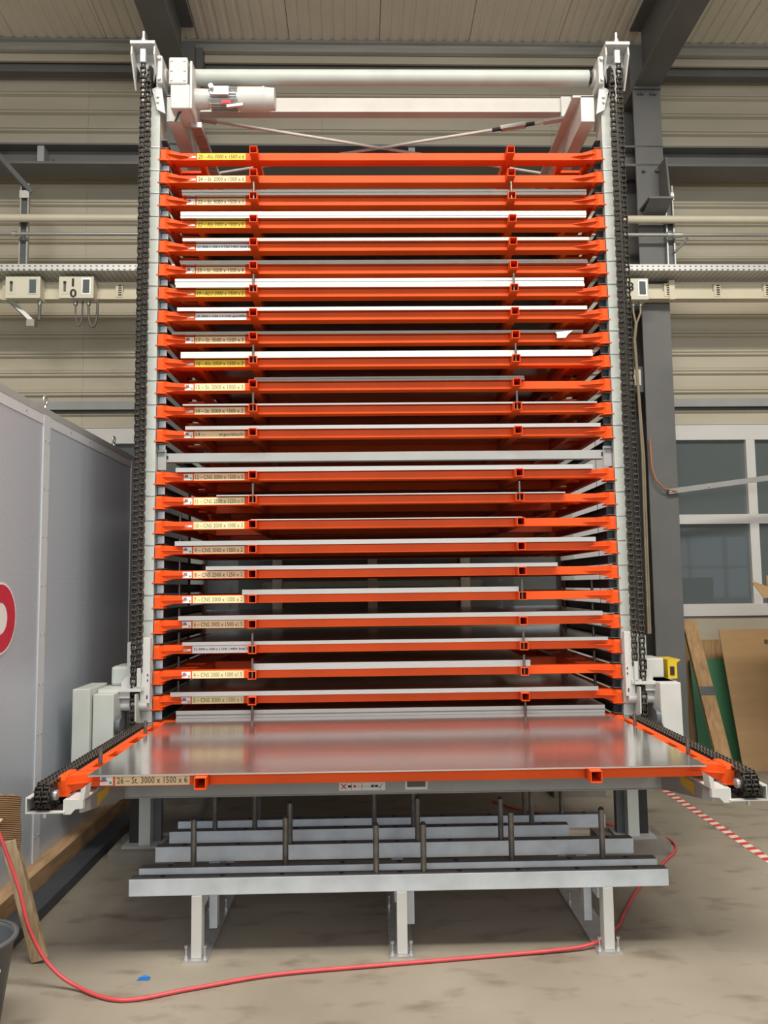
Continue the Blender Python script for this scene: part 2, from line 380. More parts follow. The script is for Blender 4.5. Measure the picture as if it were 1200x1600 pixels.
# bracket on the right column
br = hthing('column_bracket', 'dark grey welded bracket on the right column below the girder', 'bracket', (2.96, 2.478, 5.80), HR)
put('shelf_plate', MB().prism([(-0.13, -0.28), (0.13, -0.28), (0.13, 0.0), (-0.13, 0.0)], 'z', 0.0, 0.02), 'column', br)
put('gusset', MB().prism([(-0.26, 0.02), (0, 0.02), (0, 0.49), (-0.20, 0.49)], 'x', 0.09, 0.11), 'column', br)
put('soffit_plate', MB().prism([(-0.28, 0.0), (0, -0.10), (0, -0.08), (-0.28, 0.0001)], 'x', -0.12, 0.12), 'column', br)
for x in (-0.07, 0.07): put('bolt', MB().cyl((x, 0, 0.44), (x, -0.03, 0.44), 0.02, 6), 'darkrail', br)

# pipes
pp = hthing('heating_pipe', 'thick cream pipe running along the wall across the whole picture', 'pipe', (0, 2.36, 5.645), HR)
put('pipe_run', MB().cyl((-9, 0, 0), (9, 0, 0), 0.040, 20), 'pipe', pp)
for x in (-5.2, -0.2, 4.8): put('coupling', MB().cyl((x-0.05, 0, 0), (x+0.05, 0, 0), 0.049, 20), 'pipe', pp)
p2 = hthing('thin_pipe', 'thin silver pipe along the wall just under the thick cream pipe', 'pipe', (0, 2.35, 5.473), HR)
put('pipe_run', MB().cyl((-9, 0, 0), (9, 0, 0), 0.019, 14), 'galv', p2)
for x in (-3.70, 3.08): put('pipe_clamp', MB().cyl((x-0.02, 0, 0), (x+0.02, 0, 0), 0.028, 14), 'zinc', p2)
put('fitting', MB().cyl((3.12, 0, 0), (3.22, 0, 0), 0.027, 10), 'zinc', p2)
# hangers
def hanger(x, label, diag):
    h = hthing('pipe_hanger', label, 'hanger', (x, 2.44, 5.03), HR)
    put('strut', B(-0.045, -0.03, -0.02, 0.02, 0, 1.02), 'galv', h)
    put('strut', B(0.03, 0.045, -0.02, 0.02, 0, 1.02), 'galv', h)
    put('strut_back', B(-0.03, 0.03, 0.01, 0.02, 0, 1.02), 'darkrail', h)
    put('clamp_plate', B(-0.05, 0.05, -0.03, -0.02, 0.86, 0.94), 'zinc', h)
    if diag:
        put('brace', MB().bar((-0.32, -0.25, 1.35), (0.06, 0, 0.93), 0.05, 0.05), 'darkrail', h)
        put('brace_clip', B(-0.36, -0.26, -0.32, -0.22, 1.30, 1.46), 'galv', h)
    else:
        put('brace', MB().bar((0.03, -0.02, 0.28), (0.16, -0.06, 0.42), 0.025, 0.025), 'darkrail', h)
hanger(-3.64, 'galvanised pipe hanger above the switch boxes on the left wall', True)
hanger(3.13, 'galvanised pipe hanger beside the right column', False)
# cable tray
ct = hthing('cable_tray', 'perforated white galvanised cable tray running along the wall', 'cable tray', (0, 2.14, 5.003), HR)
put('front_flange', B(-9, 9, 0, 0.006, 0, 0.066), 'slotted', ct)
put('tray_bottom', B(-9, 9, 0.006, 0.30, 0, 0.006), 'slotted', ct)
put('rear_flange', B(-9, 9, 0.30, 0.306, 0, 0.066), 'slotted', ct)
for x in (-3.72,):
    b = hthing('tray_bracket', 'diagonal galvanised bracket under the cable tray, %s' % ('left of the tower' if x < 0 else 'at the right column'), 'bracket', (x, 2.30, 4.86), HR)
    put('arm', B(-0.02, 0.02, 0, 0.05, -0.10, 0.14), 'galv', b)
    put('diagonal', MB().bar((0, 0.0, -0.09), (0.20, 0.10, -0.29), 0.04, 0.04), 'galv', b)
    put('foot', B(0.16, 0.24, 0.06, 0.14, -0.35, -0.28), 'galv', b)
# trunking
tk = hthing('cable_trunking', 'cream cable trunking along the wall under the cable tray', 'trunking', (0, 2.36, 4.778), HR)
put('lower_cover', B(-9, 9, -0.03, 0.09, 0, 0.075), 'trunk', tk)
put('upper_cover', B(-9, 9, 0.0, 0.09, 0.08, 0.165), 'trunk', tk)
for x in (-3.76, 3.075): put('joint_cover', B(x-0.03, x+0.03, -0.045, 0.0, -0.012, 0.19), 'trunk', tk)
for x in (-2.62, 3.03, 3.555, 4.08, 4.60):
    sv = put('slot_cover', B(x-0.035, x+0.035, -0.036, 0.0, 0.02, 0.16), 'trunk', tk)
    for k in range(5): put('slit', B(x-0.008, x+0.025, -0.040, -0.036, 0.036+k*0.024, 0.048+k*0.024), 'ink', sv)
# switch boxes
def swbox(x, label, chars, glands, plain_left=True, wd=0.345, z=4.742):
    b = hthing('switch_box', label, 'switch box', (x, 2.20, z), HR)
    h = 0.222
    put('housing', B(-wd/2+0.006, wd/2-0.006, 0.012, 0.16, 0, h), 'boxcream', b, bev=0.006)
    put('cover', B(-wd/2, wd/2, 0, 0.012, 0.0, h), 'boxcream', b, bev=0.003)
    wx = 0.055 if wd > 0.3 else 0.0
    f = put('inspection_window', B(wx, wx+0.09, -0.004, 0, 0.035, 0.205), 'zinc', b)
    put('window_pane', B(wx+0.012, wx+0.078, -0.0055, -0.004, 0.05, 0.19), 'glass', f)
    if plain_left:
        s = put('toggle_plate', B(-0.145, -0.075, -0.003, 0, 0.04, 0.19), 'boxcream', b)
        put('toggle', B(-0.12, -0.10, -0.014, -0.003, 0.07, 0.17), 'greyink', s)
        put('toggle_tip', B(-0.122, -0.098, -0.016, -0.003, 0.14, 0.17), 'ink', s)
    for c, cx, cz, cw, ch in chars: put('lettering', text_mesh(c, cw, ch, True), 'ink', b, (cx, -0.006, cz))
    for gx in glands:
        put('cable_gland', MB().cyl((gx, 0.08, 0), (gx, 0.08, -0.045), 0.022, 8), 'galv', b)
    return b
b1 = swbox(-3.538, 'plain cream switch box nearest the left picture edge', [], [0.14])
put('cable_stub', MB().cyl((0.14, 0.08, -0.045), (0.14, 0.08, -0.20), 0.017, 10), 'cablegrey', b1)
b2 = swbox(-3.01, 'cream switch box marked 1 and 0 left of the tower', [('1', -0.042, 0.120, 0.022, 0.08), ('0', -0.06, 0.005, 0.068, 0.088)], [-0.03, 0.10])
for x0, x1, dp, r in ((-0.03, 0.04, -0.26, 0.009), (0.10, 0.19, -0.27, 0.013)):
    pts = [(x0, 0.08, -0.04)]+[(x0+(x1-x0)*(0.5-0.5*math.cos(math.pi*k/10)), 0.08, -0.04+(dp+0.04)*math.sin(math.pi*k/10)**0.7) for k in range(1, 10)]+[(x1, 0.08, 0.0)]
    put('cable_loop', MB().tube(pts, r), 'cablegrey', b2)
b3 = swbox(2.676, 'cream switch box marked 8 beside the right chain', [('8', -0.105, 0.085, 0.06, 0.095)], [-0.03, 0.045], False, 0.215, 4.722)
for k, (x0, xm) in enumerate(((-0.03, -0.02), (0.045, -0.01))):
    pts = [(x0, 0.08, -0.04), (x0, 0.08, -0.11), (xm+0.01, 0.08, -0.22), (xm, 0.12, -0.38), (xm+0.04, 0.18, -0.9), (xm+0.07+0.01*k, 0.22, -1.6), (xm+0.07+0.012*k, 0.24, -2.4), (xm+0.07+0.01*k, 0.25, -3.4)]
    put('cable_drop', MB().tube(pts, 0.011), 'cable', b3)
jb = hthing('junction_box', 'small cream junction box on the left flank of the right column', 'junction box', (2.70, 2.45, 3.89), HR)
put('housing', B(-0.03, 0.06, 0, 0.08, 0, 0.17), 'boxcream', jb, bev=0.004)
put('wall_plate', B(-0.03, 0.12, 0.08, 0.10, -0.05, 0.22), 'darkrail', jb)
# conduit strip across the window
cs = hthing('conduit_strip', 'grey conduit strip crossing the right window at a slight slope', 'conduit', (2.99, 2.44, 2.77), HR)
put('channel', MB().bar((0, 0, 0), (2.6, 0.0, 0.33), 0.03, 0.055), 'midgrey', cs)
for q in (0.02, 0.42, 1.2): put('fixing', MB().cyl((q, -0.015, q*0.127), (q, -0.024, q*0.127), 0.012, 8), 'zinc', cs)
put('orange_cable', MB().tube([(-0.17, 0.0, 0.55), (-0.165, -0.01, 0.25), (-0.13, -0.02, 0.12), (-0.05, -0.025, 0.03), (0.08, -0.022, 0.0)], 0.009), 'cableorange', cs)

# ------------------------------------------------------------------ perforated partition at the left
PX = -2.22
pt = thing('perforated_partition', 'tall light grey perforated metal partition left of the tower', 'partition', (PX, 0, 0.17))
def wallpanel(y0, y1): put('panel', B(-0.03, 0, y0+0.002, y1-0.002, 0, 2.80), 'perf', pt)
ys = [-2.45, -0.50, 1.42, 2.9]
for a, b in zip(ys[:-1], ys[1:]): wallpanel(a, b)
put('top_rail', B(-0.04, 0.006, -2.45, 2.9, 2.80, 2.845), 'midgrey', pt)
put('top_band', B(0.0, 0.004, -2.45, 2.9, 2.735, 2.80), 'seam', pt)
for y in ys[1:3]:
    st = put('seam_strip', B(0.0, 0.007, y-0.05, y+0.05, 0, 2.80), 'seam', pt)
    for k in range(9):
        for dy in (-0.03, 0.03):
            put('rivet', MB().cyl((0.007, y+dy, 0.15+k*0.31), (0.011, y+dy, 0.15+k*0.31), 0.007, 6), 'midgrey', st)
for y in (-0.48, 0.95):
    a = put('lifting_eye', MB().cyl((-0.02, y, 2.845), (-0.02, y, 2.88), 0.016, 8, 0.008), 'zinc', pt)
    put('ring', MB().tube([(-0.02, y+0.028*math.sin(t*math.pi/8), 2.905-0.028*math.cos(t*math.pi/8)) for t in range(17)], 0.007, 6), 'zinc', a)
for k in range(14): put('rivet', MB().cyl((0.004, -2.3+k*0.37, 2.77), (0.008, -2.3+k*0.37, 2.77), 0.007, 6), 'midgrey', pt)
wb = tag(put('timber_sill', B(-2.26, -2.125, -2.45, 2.45, 0.0, 0.17), 'woodx', bev=0.004), 'long brown timber beam under the perforated partition', 'timber')
kb = tag(put('base_kerb', B(-2.124, -1.99, -2.45, 2.45, 0, 0.065), 'kerb', bev=0.004), 'dark low base kerb along the floor under the timber beam', 'kerb')
sg = thing('prohibition_sign', 'round prohibition sign with a red ring on the perforated partition', 'sign', (PX+0.004, -1.10, 1.685))
n = 40
put('disc', MB().cyl((0.002, 0, 0), (0.006, 0, 0), 0.205, n), 'signwhite', sg)
def ring(r0, r1, x0, x1):
    vs = []
    for r, x in ((r0, x0), (r1, x0), (r1, x1), (r0, x1)):
        vs += [(x, r*math.cos(2*math.pi*i/n), r*math.sin(2*math.pi*i/n)) for i in range(n)]
    return MB().add(vs, [(a*n+i, a*n+(i+1) % n, ((a+1) % 4)*n+(i+1) % n, ((a+1) % 4)*n+i) for a in range(4) for i in range(n)])
put('red_ring', ring(0.09, 0.192, 0.006, 0.008), 'signred', sg)

# ------------------------------------------------------------------ the storage tower
TZ = {k: 1.089+(k-3)*0.1752 for k in range(2, 13)}
TZ.update({k: 2.973+(k-13)*0.1752 for k in range(13, 26)})
tw = thing('storage_tower', 'tall sheet metal storage tower with light grey posts and many tray levels', 'storage tower')
for s, nm in ((-1, 'left'), (1, 'right')):
    def X(a, b): return (min(s*a, s*b), max(s*a, s*b))
    put('front_post', B(*X(1.645, 1.722), 0.0, 0.14, 0.10, 5.52), 'postgrey', tw)
    put('post_channel', B(*X(1.722, 1.80), 0.05, 0.14, 0.10, 5.40), 'black', tw)
    put('post_flank', B(*X(1.59, 1.645), 0.08, 0.14, 0.10, 0.80), 'darkrail', tw)
    put('rear_post', B(*X(1.60, 1.72), 1.52, 1.64, 0.10, 5.52), 'postgrey', tw)
    put('foot_plate', B(*X(1.56, 1.83), -0.03, 0.20, 0.085, 0.10), 'midgrey', tw)
    put('foot_plate', B(*X(1.56, 1.83), 1.45, 1.70, 0.085, 0.10), 'midgrey', tw)
    put('base_slab', B(*X(1.45, 1.90), -0.10, 0.28, 0, 0.085), 'base', tw)
    put('base_slab', B(*X(1.45, 1.90), 1.40, 1.75, 0, 0.085), 'base', tw)
    # top side beam and gusset
    sb = put('side_top_beam', B(*X(1.50, 1.60), 0.02, 1.62, 5.30, 5.50), 'white', tw)
    put('beam_flange', B(*X(1.44, 1.60), 0.02, 1.62, 5.49, 5.505), 'white', sb)
    put('lower_side_beam', B(*X(1.60, 1.64), 0.14, 1.52, 0.45, 0.55), 'midgrey', tw)
    gs = put('head_gusset', MB().prism([(s*1.60, 5.33), (s*1.66, 5.36), (s*1.70, 5.52), (s*1.63, 5.55)], 'y', -0.03, -0.015), 'white', tw)
    for z in (5.42, 5.46): put('bolt', MB().cyl((s*1.655, -0.03, z), (s*1.655, -0.045, z), 0.010, 6), 'zinc', gs)
    # slots tabs on the post at each level
    for k, z in TZ.items():
        put('level_tab', B(*X(1.645, 1.715), -0.006, 0.0, z+0.006, z+0.011), 'zinc', tw)
# rails on each level
def rail_mesh(s):
    def X(a, b): return (min(s*a, s*b), max(s*a, s*b))
    m = MB()
    m.box(*X(1.637, 1.642), 0.02, 1.55, -0.160, -0.095)
    m.box(*X(1.600, 1.637), 0.02, 1.55, -0.100, -0.095)
    m.box(*X(1.585, 1.637), 0.02, 1.55, -0.160, -0.155)
    return m.mesh('guide_rail')
for s in (-1, 1):
    rm = rail_mesh(s)
    for k in list(range(4, 13))+list(range(13, 26)): put('guide_rail', rm, 'darkrail', tw, (0, 0, TZ[k]))
    rr = rail_mesh(s)
    put('guide_rail', rm, 'darkrail', tw, (0, 0, TZ[3])); put('guide_rail', rm, 'darkrail', tw, (0, 0, TZ[25]+0.1752))
    ec = MB(); a, b = (-1.64, -1.59) if s < 0 else (1.59, 1.64)
    ecm = ec.box(a, b, 0.06, 0.065, -0.155, -0.10).mesh('rail_end')
    for k in TZ:
        if k > 2: put('rail_end', ecm, 'rackblue' if (k < 9 and s < 0) else 'black', tw, (0, 0, TZ[k]))
# grey cross beam between level 12 and 13
cbz = 2.747
put('middle_cross_beam', B(-1.585, 1.585, 0.06, 0.13, cbz, cbz+0.062), 'midgrey', tw)
for s in (-1, 1):
    def X(a, b): return (min(s*a, s*b), max(s*a, s*b))
    e = put('cross_beam_plate', B(*X(1.58, 1.64), 0.045, 0.06, cbz-0.06, cbz+0.09), 'midgrey', tw)
    put('bolt_hole', B(*X(1.568, 1.578), 0.055, 0.06, cbz+0.02, cbz+0.045), 'ink', e)
put('diagonal_stay', MB().bar((-1.2, 0.35, 2.72), (1.2, 1.3, 2.66), 0.03, 0.03), 'midgrey', tw)
# rear cross beams and bracing
for z in (0.5, 2.75, 5.40): put('rear_cross_beam', B(-1.6, 1.6, 1.54, 1.60, z, z+0.09), 'midgrey' if z < 5 else 'white', tw)
put('upper_cross_beam', B(-1.50, 1.53, 0.46, 0.55, 5.645, 5.765), 'white', tw, bev=0.004)
for s in (-1, 1): put('cross_beam_leg', B(min(s*1.46, s*1.54), max(s*1.46, s*1.54), 0.44, 0.57, 5.50, 5.765), 'white', tw)
for s in (-1, 1):
    rod = put('brace_rod', MB().cyl((s*1.42, 0.35, 5.515), (-s*1.5, 1.20, 5.515), 0.012, 10), 'white', tw)
    put('brace_end', MB().bar((s*1.56, 0.31, 5.515), (s*1.30, 0.385, 5.515), 0.05, 0.02), 'white', rod)
    if s > 0:
        a = Vector((1.07, 0.452, 5.515)); d = (Vector((-1.5, 1.20, 5.515))-Vector((1.42, 0.35, 5.515))).normalized()
        sd = Vector((-d.y, d.x, 0))
        for q in (-1, 1): put('turnbuckle_bar', MB().bar(a+sd*0.02*q-d*0.1+Vector((0,0,0.0)), a+sd*0.02*q+d*0.1, 0.012, 0.03), 'white', rod)
        put('turnbuckle_thread', MB().cyl(a-d*0.17, a-d*0.09, 0.015, 8), 'ink', rod); put('turnbuckle_thread', MB().cyl(a+d*0.09, a+d*0.17, 0.015, 8), 'ink', rod)
for s in (-1, 1): put('rear_brace', MB().bar((s*1.5, 1.5, 5.2), (-s*1.5, 1.5, 2.9), 0.03, 0.012), 'white', tw)
# cable carrier strip along the left top beam
for k in range(34): 
    y = 0.10+k*0.034
    put('cable_carrier_link', B(-1.44, -1.36, y, y+0.024, 5.30, 5.34), 'zinc', tw)
# head assembly: brackets, sprockets, drive shaft, gear motor
for s in (-1, 1):
    def X(a, b): return (min(s*a, s*b), max(s*a, s*b))
    hb = put('head_bracket', MB().prism([(s*1.832, 5.83), (s*1.832, 5.74), (s*1.785, 5.64), (s*1.785, 5.45), (s*1.70, 5.45), (s*1.70, 5.60), (s*1.675, 5.70), (s*1.675, 5.83)], 'y', 0.01, 0.03), 'white', tw)
    put('head_top_plate', B(*X(1.66, 1.84), -0.12, 0.05, 5.815, 5.838), 'white', hb)
    put('head_side_plate', MB().prism([(-0.10, 5.815), (0.02, 5.815), (0.02, 5.54), (-0.01, 5.58), (-0.11, 5.74)], 'x', s*1.826, s*1.838), 'white', hb)
    put('head_side_plate', MB().prism([(-0.10, 5.815), (0.10, 5.815), (0.25, 5.35), (0.02, 5.35), (-0.02, 5.62), (-0.11, 5.74)], 'x', s*1.66, s*1.672), 'white', hb)
    put('anchor_bolt', MB().cyl((s*1.752, -0.08, 5.80), (s*1.752, -0.08, 5.93), 0.012, 10), 'zinc', hb)
    put('anchor_nut', MB().cyl((s*1.752, -0.08, 5.848), (s*1.752, -0.08, 5.872), 0.022, 6), 'zinc', hb)
    put('chain_anchor', B(*X(1.733, 1.771), -0.095, -0.065, 5.69, 5.79), 'white', hb)
    sp = put('head_sprocket', MB().cyl((s*1.70, 0.02, 5.60), (s*1.724, 0.02, 5.60), 0.105, 20), 'black', tw)
    for k in range(16):
        t = 2*math.pi*k/16
        put('sprocket_tooth', B(*X(1.707, 1.717), 0.02+0.11*math.cos(t)-0.008, 0.02+0.11*math.cos(t)+0.008, 5.60+0.11*math.sin(t)-0.008, 5.60+0.11*math.sin(t)+0.008), 'chain', sp)
    be = put('bearing_block', B(*X(1.615, 1.655), -0.07, 0.12, 5.54, 5.76), 'white', tw, bev=0.012)
    put('bearing_ring', MB().cyl((s*1.60, 0.05, 5.66), (s*1.66, 0.05, 5.66), 0.06, 18), 'white', be)
    for dz in (-0.08, 0.08): put('bolt', MB().cyl((s*1.635, -0.07, 5.65+dz), (s*1.635, -0.09, 5.65+dz), 0.012, 6), 'zinc', be)
    put('chain_guide', B(*X(1.729, 1.736), -0.02, 0.01, 5.20, 5.55), 'postgrey', tw)
put('drive_shaft', MB().cyl((-1.40, 0.07, 5.675), (1.575, 0.07, 5.675), 0.057, 24), 'postgrey', tw)
for a, b in ((-1.43, -1.40), (1.575, 1.60)): put('shaft_collar', MB().cyl((a, 0.07, 5.675), (b, 0.07, 5.675), 0.04, 16), 'black', tw)
gm = thing('gear_motor', 'white gear motor with finned body under the drive shaft at the tower top', 'gear motor', (-1.49, -0.06, 5.36))
put('gear_case', B(-0.072, 0.066, -0.04, 0.16, 0.155, 0.365), 'white', gm, bev=0.012)
put('lower_case', MB().prism([(-0.02, -0.02), (0.24, -0.02), (0.24, 0.16), (-0.03, 0.16)], 'x', -0.06, 0.08), 'white', gm, bev=0.008)
put('mount_flange', B(0.08, 0.10, -0.035, 0.26, -0.03, 0.34), 'white', gm, bev=0.008)
for dx in (-0.05, 0.045):
    for dz in (0.185, 0.26, 0.335): put('cover_screw', MB().cyl((dx, -0.04, dz), (dx, -0.048, dz), 0.009, 6), 'zinc', gm)
MC = (0.11, 0.13)
put('motor_neck', MB().cyl((0.10, MC[0], MC[1]), (0.20, MC[0], MC[1]), 0.075, 20, 0.07), 'white', gm)
mb_ = put('motor_body', MB().cyl((0.20, MC[0], MC[1]), (0.42, MC[0], MC[1]), 0.068, 24), 'zinc', gm)
for k in range(22):
    t = 2*math.pi*k/22; m = MB(); m.bar((0.21, MC[0]+0.076*math.cos(t), MC[1]+0.076*math.sin(t)), (0.41, MC[0]+0.076*math.cos(t), MC[1]+0.076*math.sin(t)), 0.004, 0.02, (0, math.cos(t), math.sin(t)))
    put('cooling_fin', m, 'zinc', mb_)
put('fan_cover', MB().cyl((0.42, MC[0], MC[1]), (0.60, MC[0], MC[1]), 0.086, 24), 'white', gm)
put('fan_band', MB().cyl((0.60, MC[0], MC[1]), (0.615, MC[0], MC[1]), 0.090, 24), 'white', gm)
put('brake_cap', MB().cyl((0.615, MC[0], MC[1]), (0.69, MC[0], MC[1]), 0.084, 24, 0.078), 'white', gm)
tb = put('terminal_box', B(0.22, 0.36, 0.0, 0.05, 0.10, 0.17), 'zinc', gm, bev=0.006)
put('cable_screw', MB().cyl((0.235, 0.0, 0.15), (0.235, -0.03, 0.15), 0.018, 10), 'zinc', tb)
put('red_tag', B(0.30, 0.375, 0.028, 0.033, 0.05, 0.075), 'redink', gm)
put('hand_release', MB().bar((0.34, 0.04, 0.03), (0.46, 0.04, 0.045), 0.02, 0.02), 'white', gm)
put('motor_cable', MB().tube([(-0.04, 0.05, -0.08), (-0.01, 0.03, -0.03), (0.03, 0.02, 0.0)], 0.008), 'ink', gm)

# ------------------------------------------------------------------ lifting chains
PITCH = 0.0381
def link_mesh(wide):
    m = MB(); a = 0.0175 if wide else 0.0125; h = 0.0255
    for s in (-1, 1):
        x = s*a
        m.prism([(-0.010, -h), (0.010, -h), (0.015, -h+0.008), (0.015, -0.007), (0.010, 0), (0.015, 0.007), (0.015, h-0.008), (0.010, h), (-0.010, h), (-0.015, h-0.008), (-0.015, 0.007), (-0.010, 0), (-0.015, -0.007), (-0.015, -h+0.008)], 'x', x-0.002, x+0.002)
    m.cyl((-0.0185, 0, -PITCH/2), (0.0185, 0, -PITCH/2), 0.007 if wide else 0.0125, 8)
    return m.mesh('chain_link')
LW, LN = link_mesh(True), link_mesh(False)
def lift_chain(x, z0, z1, label):
    c = thing('lifting_chain', label, 'chain', (x, -0.08, z0), group='vertical lifting chains')
    nl = int((z1-z0)/PITCH)
    for i in range(nl): put('chain_link', LW if i % 2 else LN, 'chain', c, (0, 0, (i+0.5)*PITCH))
lift_chain(-1.752, 0.93, 5.70, 'outer strand of the dark roller chain on the left post')
lift_chain(-1.711, 1.28, 5.62, 'inner strand of the dark roller chain on the left post')
lift_chain(1.763, 0.93, 5.70, 'outer strand of the dark roller chain on the right post')
lift_chain(1.708, 1.28, 5.62, 'inner strand of the dark roller chain on the right post')

# ------------------------------------------------------------------ trays
def bracket_mesh(s):
    m = MB()
    def P(x, y, z): return (s*x, y, z)
    # end block with rounded upper front edge
    pts = [(0.0, -0.082), (0.0, -0.012), (0.006, 0.0), (0.02, 0.006), (0.15, 0.006), (0.15, -0.05), (0.06, -0.082)]
    m.prism(pts, 'x', s*1.598, s*1.638)
    # flared web between beam and block
    vs = [P(1.51, 0.06, 0.0), P(1.51, 0.06, -0.056), P(1.575, 0.03, 0.004), P(1.575, 0.03, -0.072), P(1.60, 0.0, 0.002), P(1.60, 0.0, -0.082),
          P(1.51, 0.12, 0.0), P(1.51, 0.12, -0.056), P(1.60, 0.12, 0.004), P(1.60, 0.12, -0.06)]
    m.add(vs, [(0,1,3,2), (2,3,5,4), (0,2,4,8,6), (1,7,9,5,3), (6,7,1,0), (4,5,9,8), (6,8,9,7)])
    # horizontal gusset rib
    m.prism([(s*1.41, 0.06), (s*1.60, 0.06), (s*1.60, 0.004)], 'z', -0.034, -0.028)
    # lower lip
    m.prism([(s*1.575, 0.0), (s*1.655, -0.006), (s*1.655, 0.10), (s*1.575, 0.10)], 'z', -0.088, -0.080)
    return m.mesh('end_bracket')
TM = dict(
    front=MB().box(-1.56, -0.978, 0.06, 0.15, -0.058, 0).box(-0.922, 0.922, 0.06, 0.15, -0.058, 0).box(0.978, 1.56, 0.06, 0.15, -0.058, 0).mesh('front_beam'),
    back=B(-1.56, 1.56, 1.42, 1.52, -0.058, 0).mesh('rear_beam'),
    mid=B(-1.344, 1.344, 0.72, 0.82, -0.058, 0).mesh('middle_beam'),
    bl=bracket_mesh(-1), br=bracket_mesh(1),
    tube=MB().sqtube(0, -0.04, 1.42, -0.029, 0.056, 0.004).mesh('cross_tube'),
    so=B(-0.02, 0.02, 0.15, 1.42, -0.058, 0).mesh('side_rail'),
    rung=B(-0.095, 0.095, -0.05, 0.05, -0.02, 0).mesh('rung'),
    end=B(-0.035, 0.035, -0.012, 0.0, -0.058, 0).mesh('tube_collar'),
    pin=MB().cyl((0, 0, -0.05), (0, 0, 0.085), 0.0085, 10).mesh('stop_pin'),
    sidepin=MB().cyl((0, 0, 0), (0, 0, 0.078), 0.011, 10).mesh('stop_pin'))
stk = {}
def tray(k, z, y, text, kind, pins, sidepins, sticker, label):
    t = thing('storage_tray', label, 'tray', (0, y, z), group='orange storage trays')
    put('front_beam', TM['front'], 'orange', t, bev=0.003)
    put('rear_beam', TM['back'], 'orange', t); put('middle_beam', TM['mid'], 'orange', t)
    put('end_bracket', TM['bl'], 'orange', t); put('end_bracket', TM['br'], 'orange', t)
    for x in (-0.95, 0.95):
        put('cross_tube', TM['tube'], 'orange', t, (x, 0, 0))
    for s in (-1, 1):
        for x in (1.575, 1.365): put('side_rail', TM['so'], 'orange', t, (s*x, 0, -0.001))
        for yy, l in ((0.20, 0.6), (0.40, 1.7), (0.745, 2.2), (1.14, 1.8)):
            o = put('rung', TM['rung'], 'orange', t, (s*1.46, yy, -0.0015)); o.scale = (1, l, 1)
    for s in pins: put('stop_pin', TM['pin'], 'steelpin', t, (s*0.95, -0.012, 0))
    for s in sidepins:
        for yy in (0.305, 1.15): put('stop_pin', TM['sidepin'], 'steelpin', t, (s*1.535, yy, 0))
    mt = {'y': 'yellow', 'p': 'peach', 'c': 'cream', 'w': 'paper'}[kind]
    x1 = -1.02 if kind != 'w' else (-0.975 if '1.4' in text else -1.01)
    lb = put('name_label', B(-1.382, x1, 0.0575, 0.0595, -0.055, -0.004), mt, t)
    ink = 'ink'
    put('lettering', text_mesh(text, (x1+1.382)*(0.94 if kind != 'w' else 0.97), 0.030 if kind != 'w' else 0.019, kind == 'w', 0.25 if kind == 'y' else 0), ink if kind != 'c' else 'greyink', lb, (-1.372, 0.0565, -0.045 if kind != 'w' else -0.038))
    if sticker == 'card':
        st = put('small_sticker', B(-1.455, -1.392, 0.0575, 0.0595, -0.052, -0.008), 'paper', t)
        put('sticker_print', B(-1.447, -1.425, 0.0565, 0.0575, -0.030, -0.014), 'blueink' if k < 10 or k > 25 else 'greyink', st)
        put('sticker_mark', B(-1.409, -1.398, 0.0565, 0.0575, -0.046, -0.034), 'greenink', st)
    else:
        st = put('small_sticker', B(-1.445, -1.392, 0.0575, 0.0595, -0.040, -0.022), 'paper', t)
        put('sticker_print', B(-1.445, -1.392, 0.0565, 0.0575, -0.025, -0.022), 'redink', st)
    return t
N = '\u2013'
TR = [  # level, text, label colour, tube pins, side pins, sticker
 (25, '25 - Alu 3000 x 1500 x 6', 'y', (), (), 'bar'), (24, '24 %s St. 2000 x 1000 x 6' % N, 'p', (), (), 'bar'),
 (23, '23 %s St. 3000 x 1500 x 5' % N, 'p', (-1, 1), (), 'card'), (22, '22 %s Alu 3000 x 1500 x 5' % N, 'y', (), (), 'bar'),
 (21, '21: 3000 x 1500 x 2 CNS 1.4301, finish 2B', 'w', (), (), 'bar'), (20, '20 %s St. 3000 x 1500 x 4' % N, 'p', (), (), 'card'),
 (19, '19 - ALU 3000 x 1500 x 2', 'y', (-1, 1), (), 'bar'), (18, '18: 3000 x 1500 x 4 CNS, geschliffen', 'w', (), (), 'bar'),
 (17, '17 %s St. 3000 x 1500 x 3' % N, 'p', (), (), 'card'), (16, '16 - Alu 3000 x 1500 x 3', 'y', (-1, 1), (), 'bar'),
 (15, '15 %s St. 2000 x 1000 x 3' % N, 'c', (), (), 'card'), (14, '14 %s St. 3000 x 1500 x 2' % N, 'p', (-1, 1), (), 'bar'),
 (13, '13 %s         argenblech' % N, 'p', (), (), 'card'), (12, '12 %s CNS 3000 x 1500 x 3' % N, 'p', (), (), 'card'),
 (11, '11 %s CNS 2500 x 1250 x 3' % N, 'c', (-1, 1), (), 'card'), (10, '10 %s CNS 2000 x 1000 x 3' % N, 'c', (), (-1,), 'bar'),
 (9, '9 %s CNS 3000 x 1500 x 2' % N, 'p', (), (-1,), 'card'), (8, '8 %s CNS 2500 x 1250 x 2' % N, 'p', (), (-1,), 'card'),
 (7, '7 %s CNS 2000 x 1000 x 2' % N, 'c', (1,), (-1, 1), 'card'), (6, '6 %s CNS 3000 x 1500 x1.5' % N, 'p', (), (-1, 1), 'card'),
 (5, '21: 3000 x 1500 x 2 CNS 1.4404, finish 2B', 'w', (-1, 1), (-1, 1), 'bar'), (4, '4 %s CNS 2000 x 1000 x1.5' % N, 'c', (-1, 1), (-1, 1), 'card'),
 (3, '3 %s CNS 3000 x 1500 x 1' % N, 'c', (), (-1, 1), 'card')]
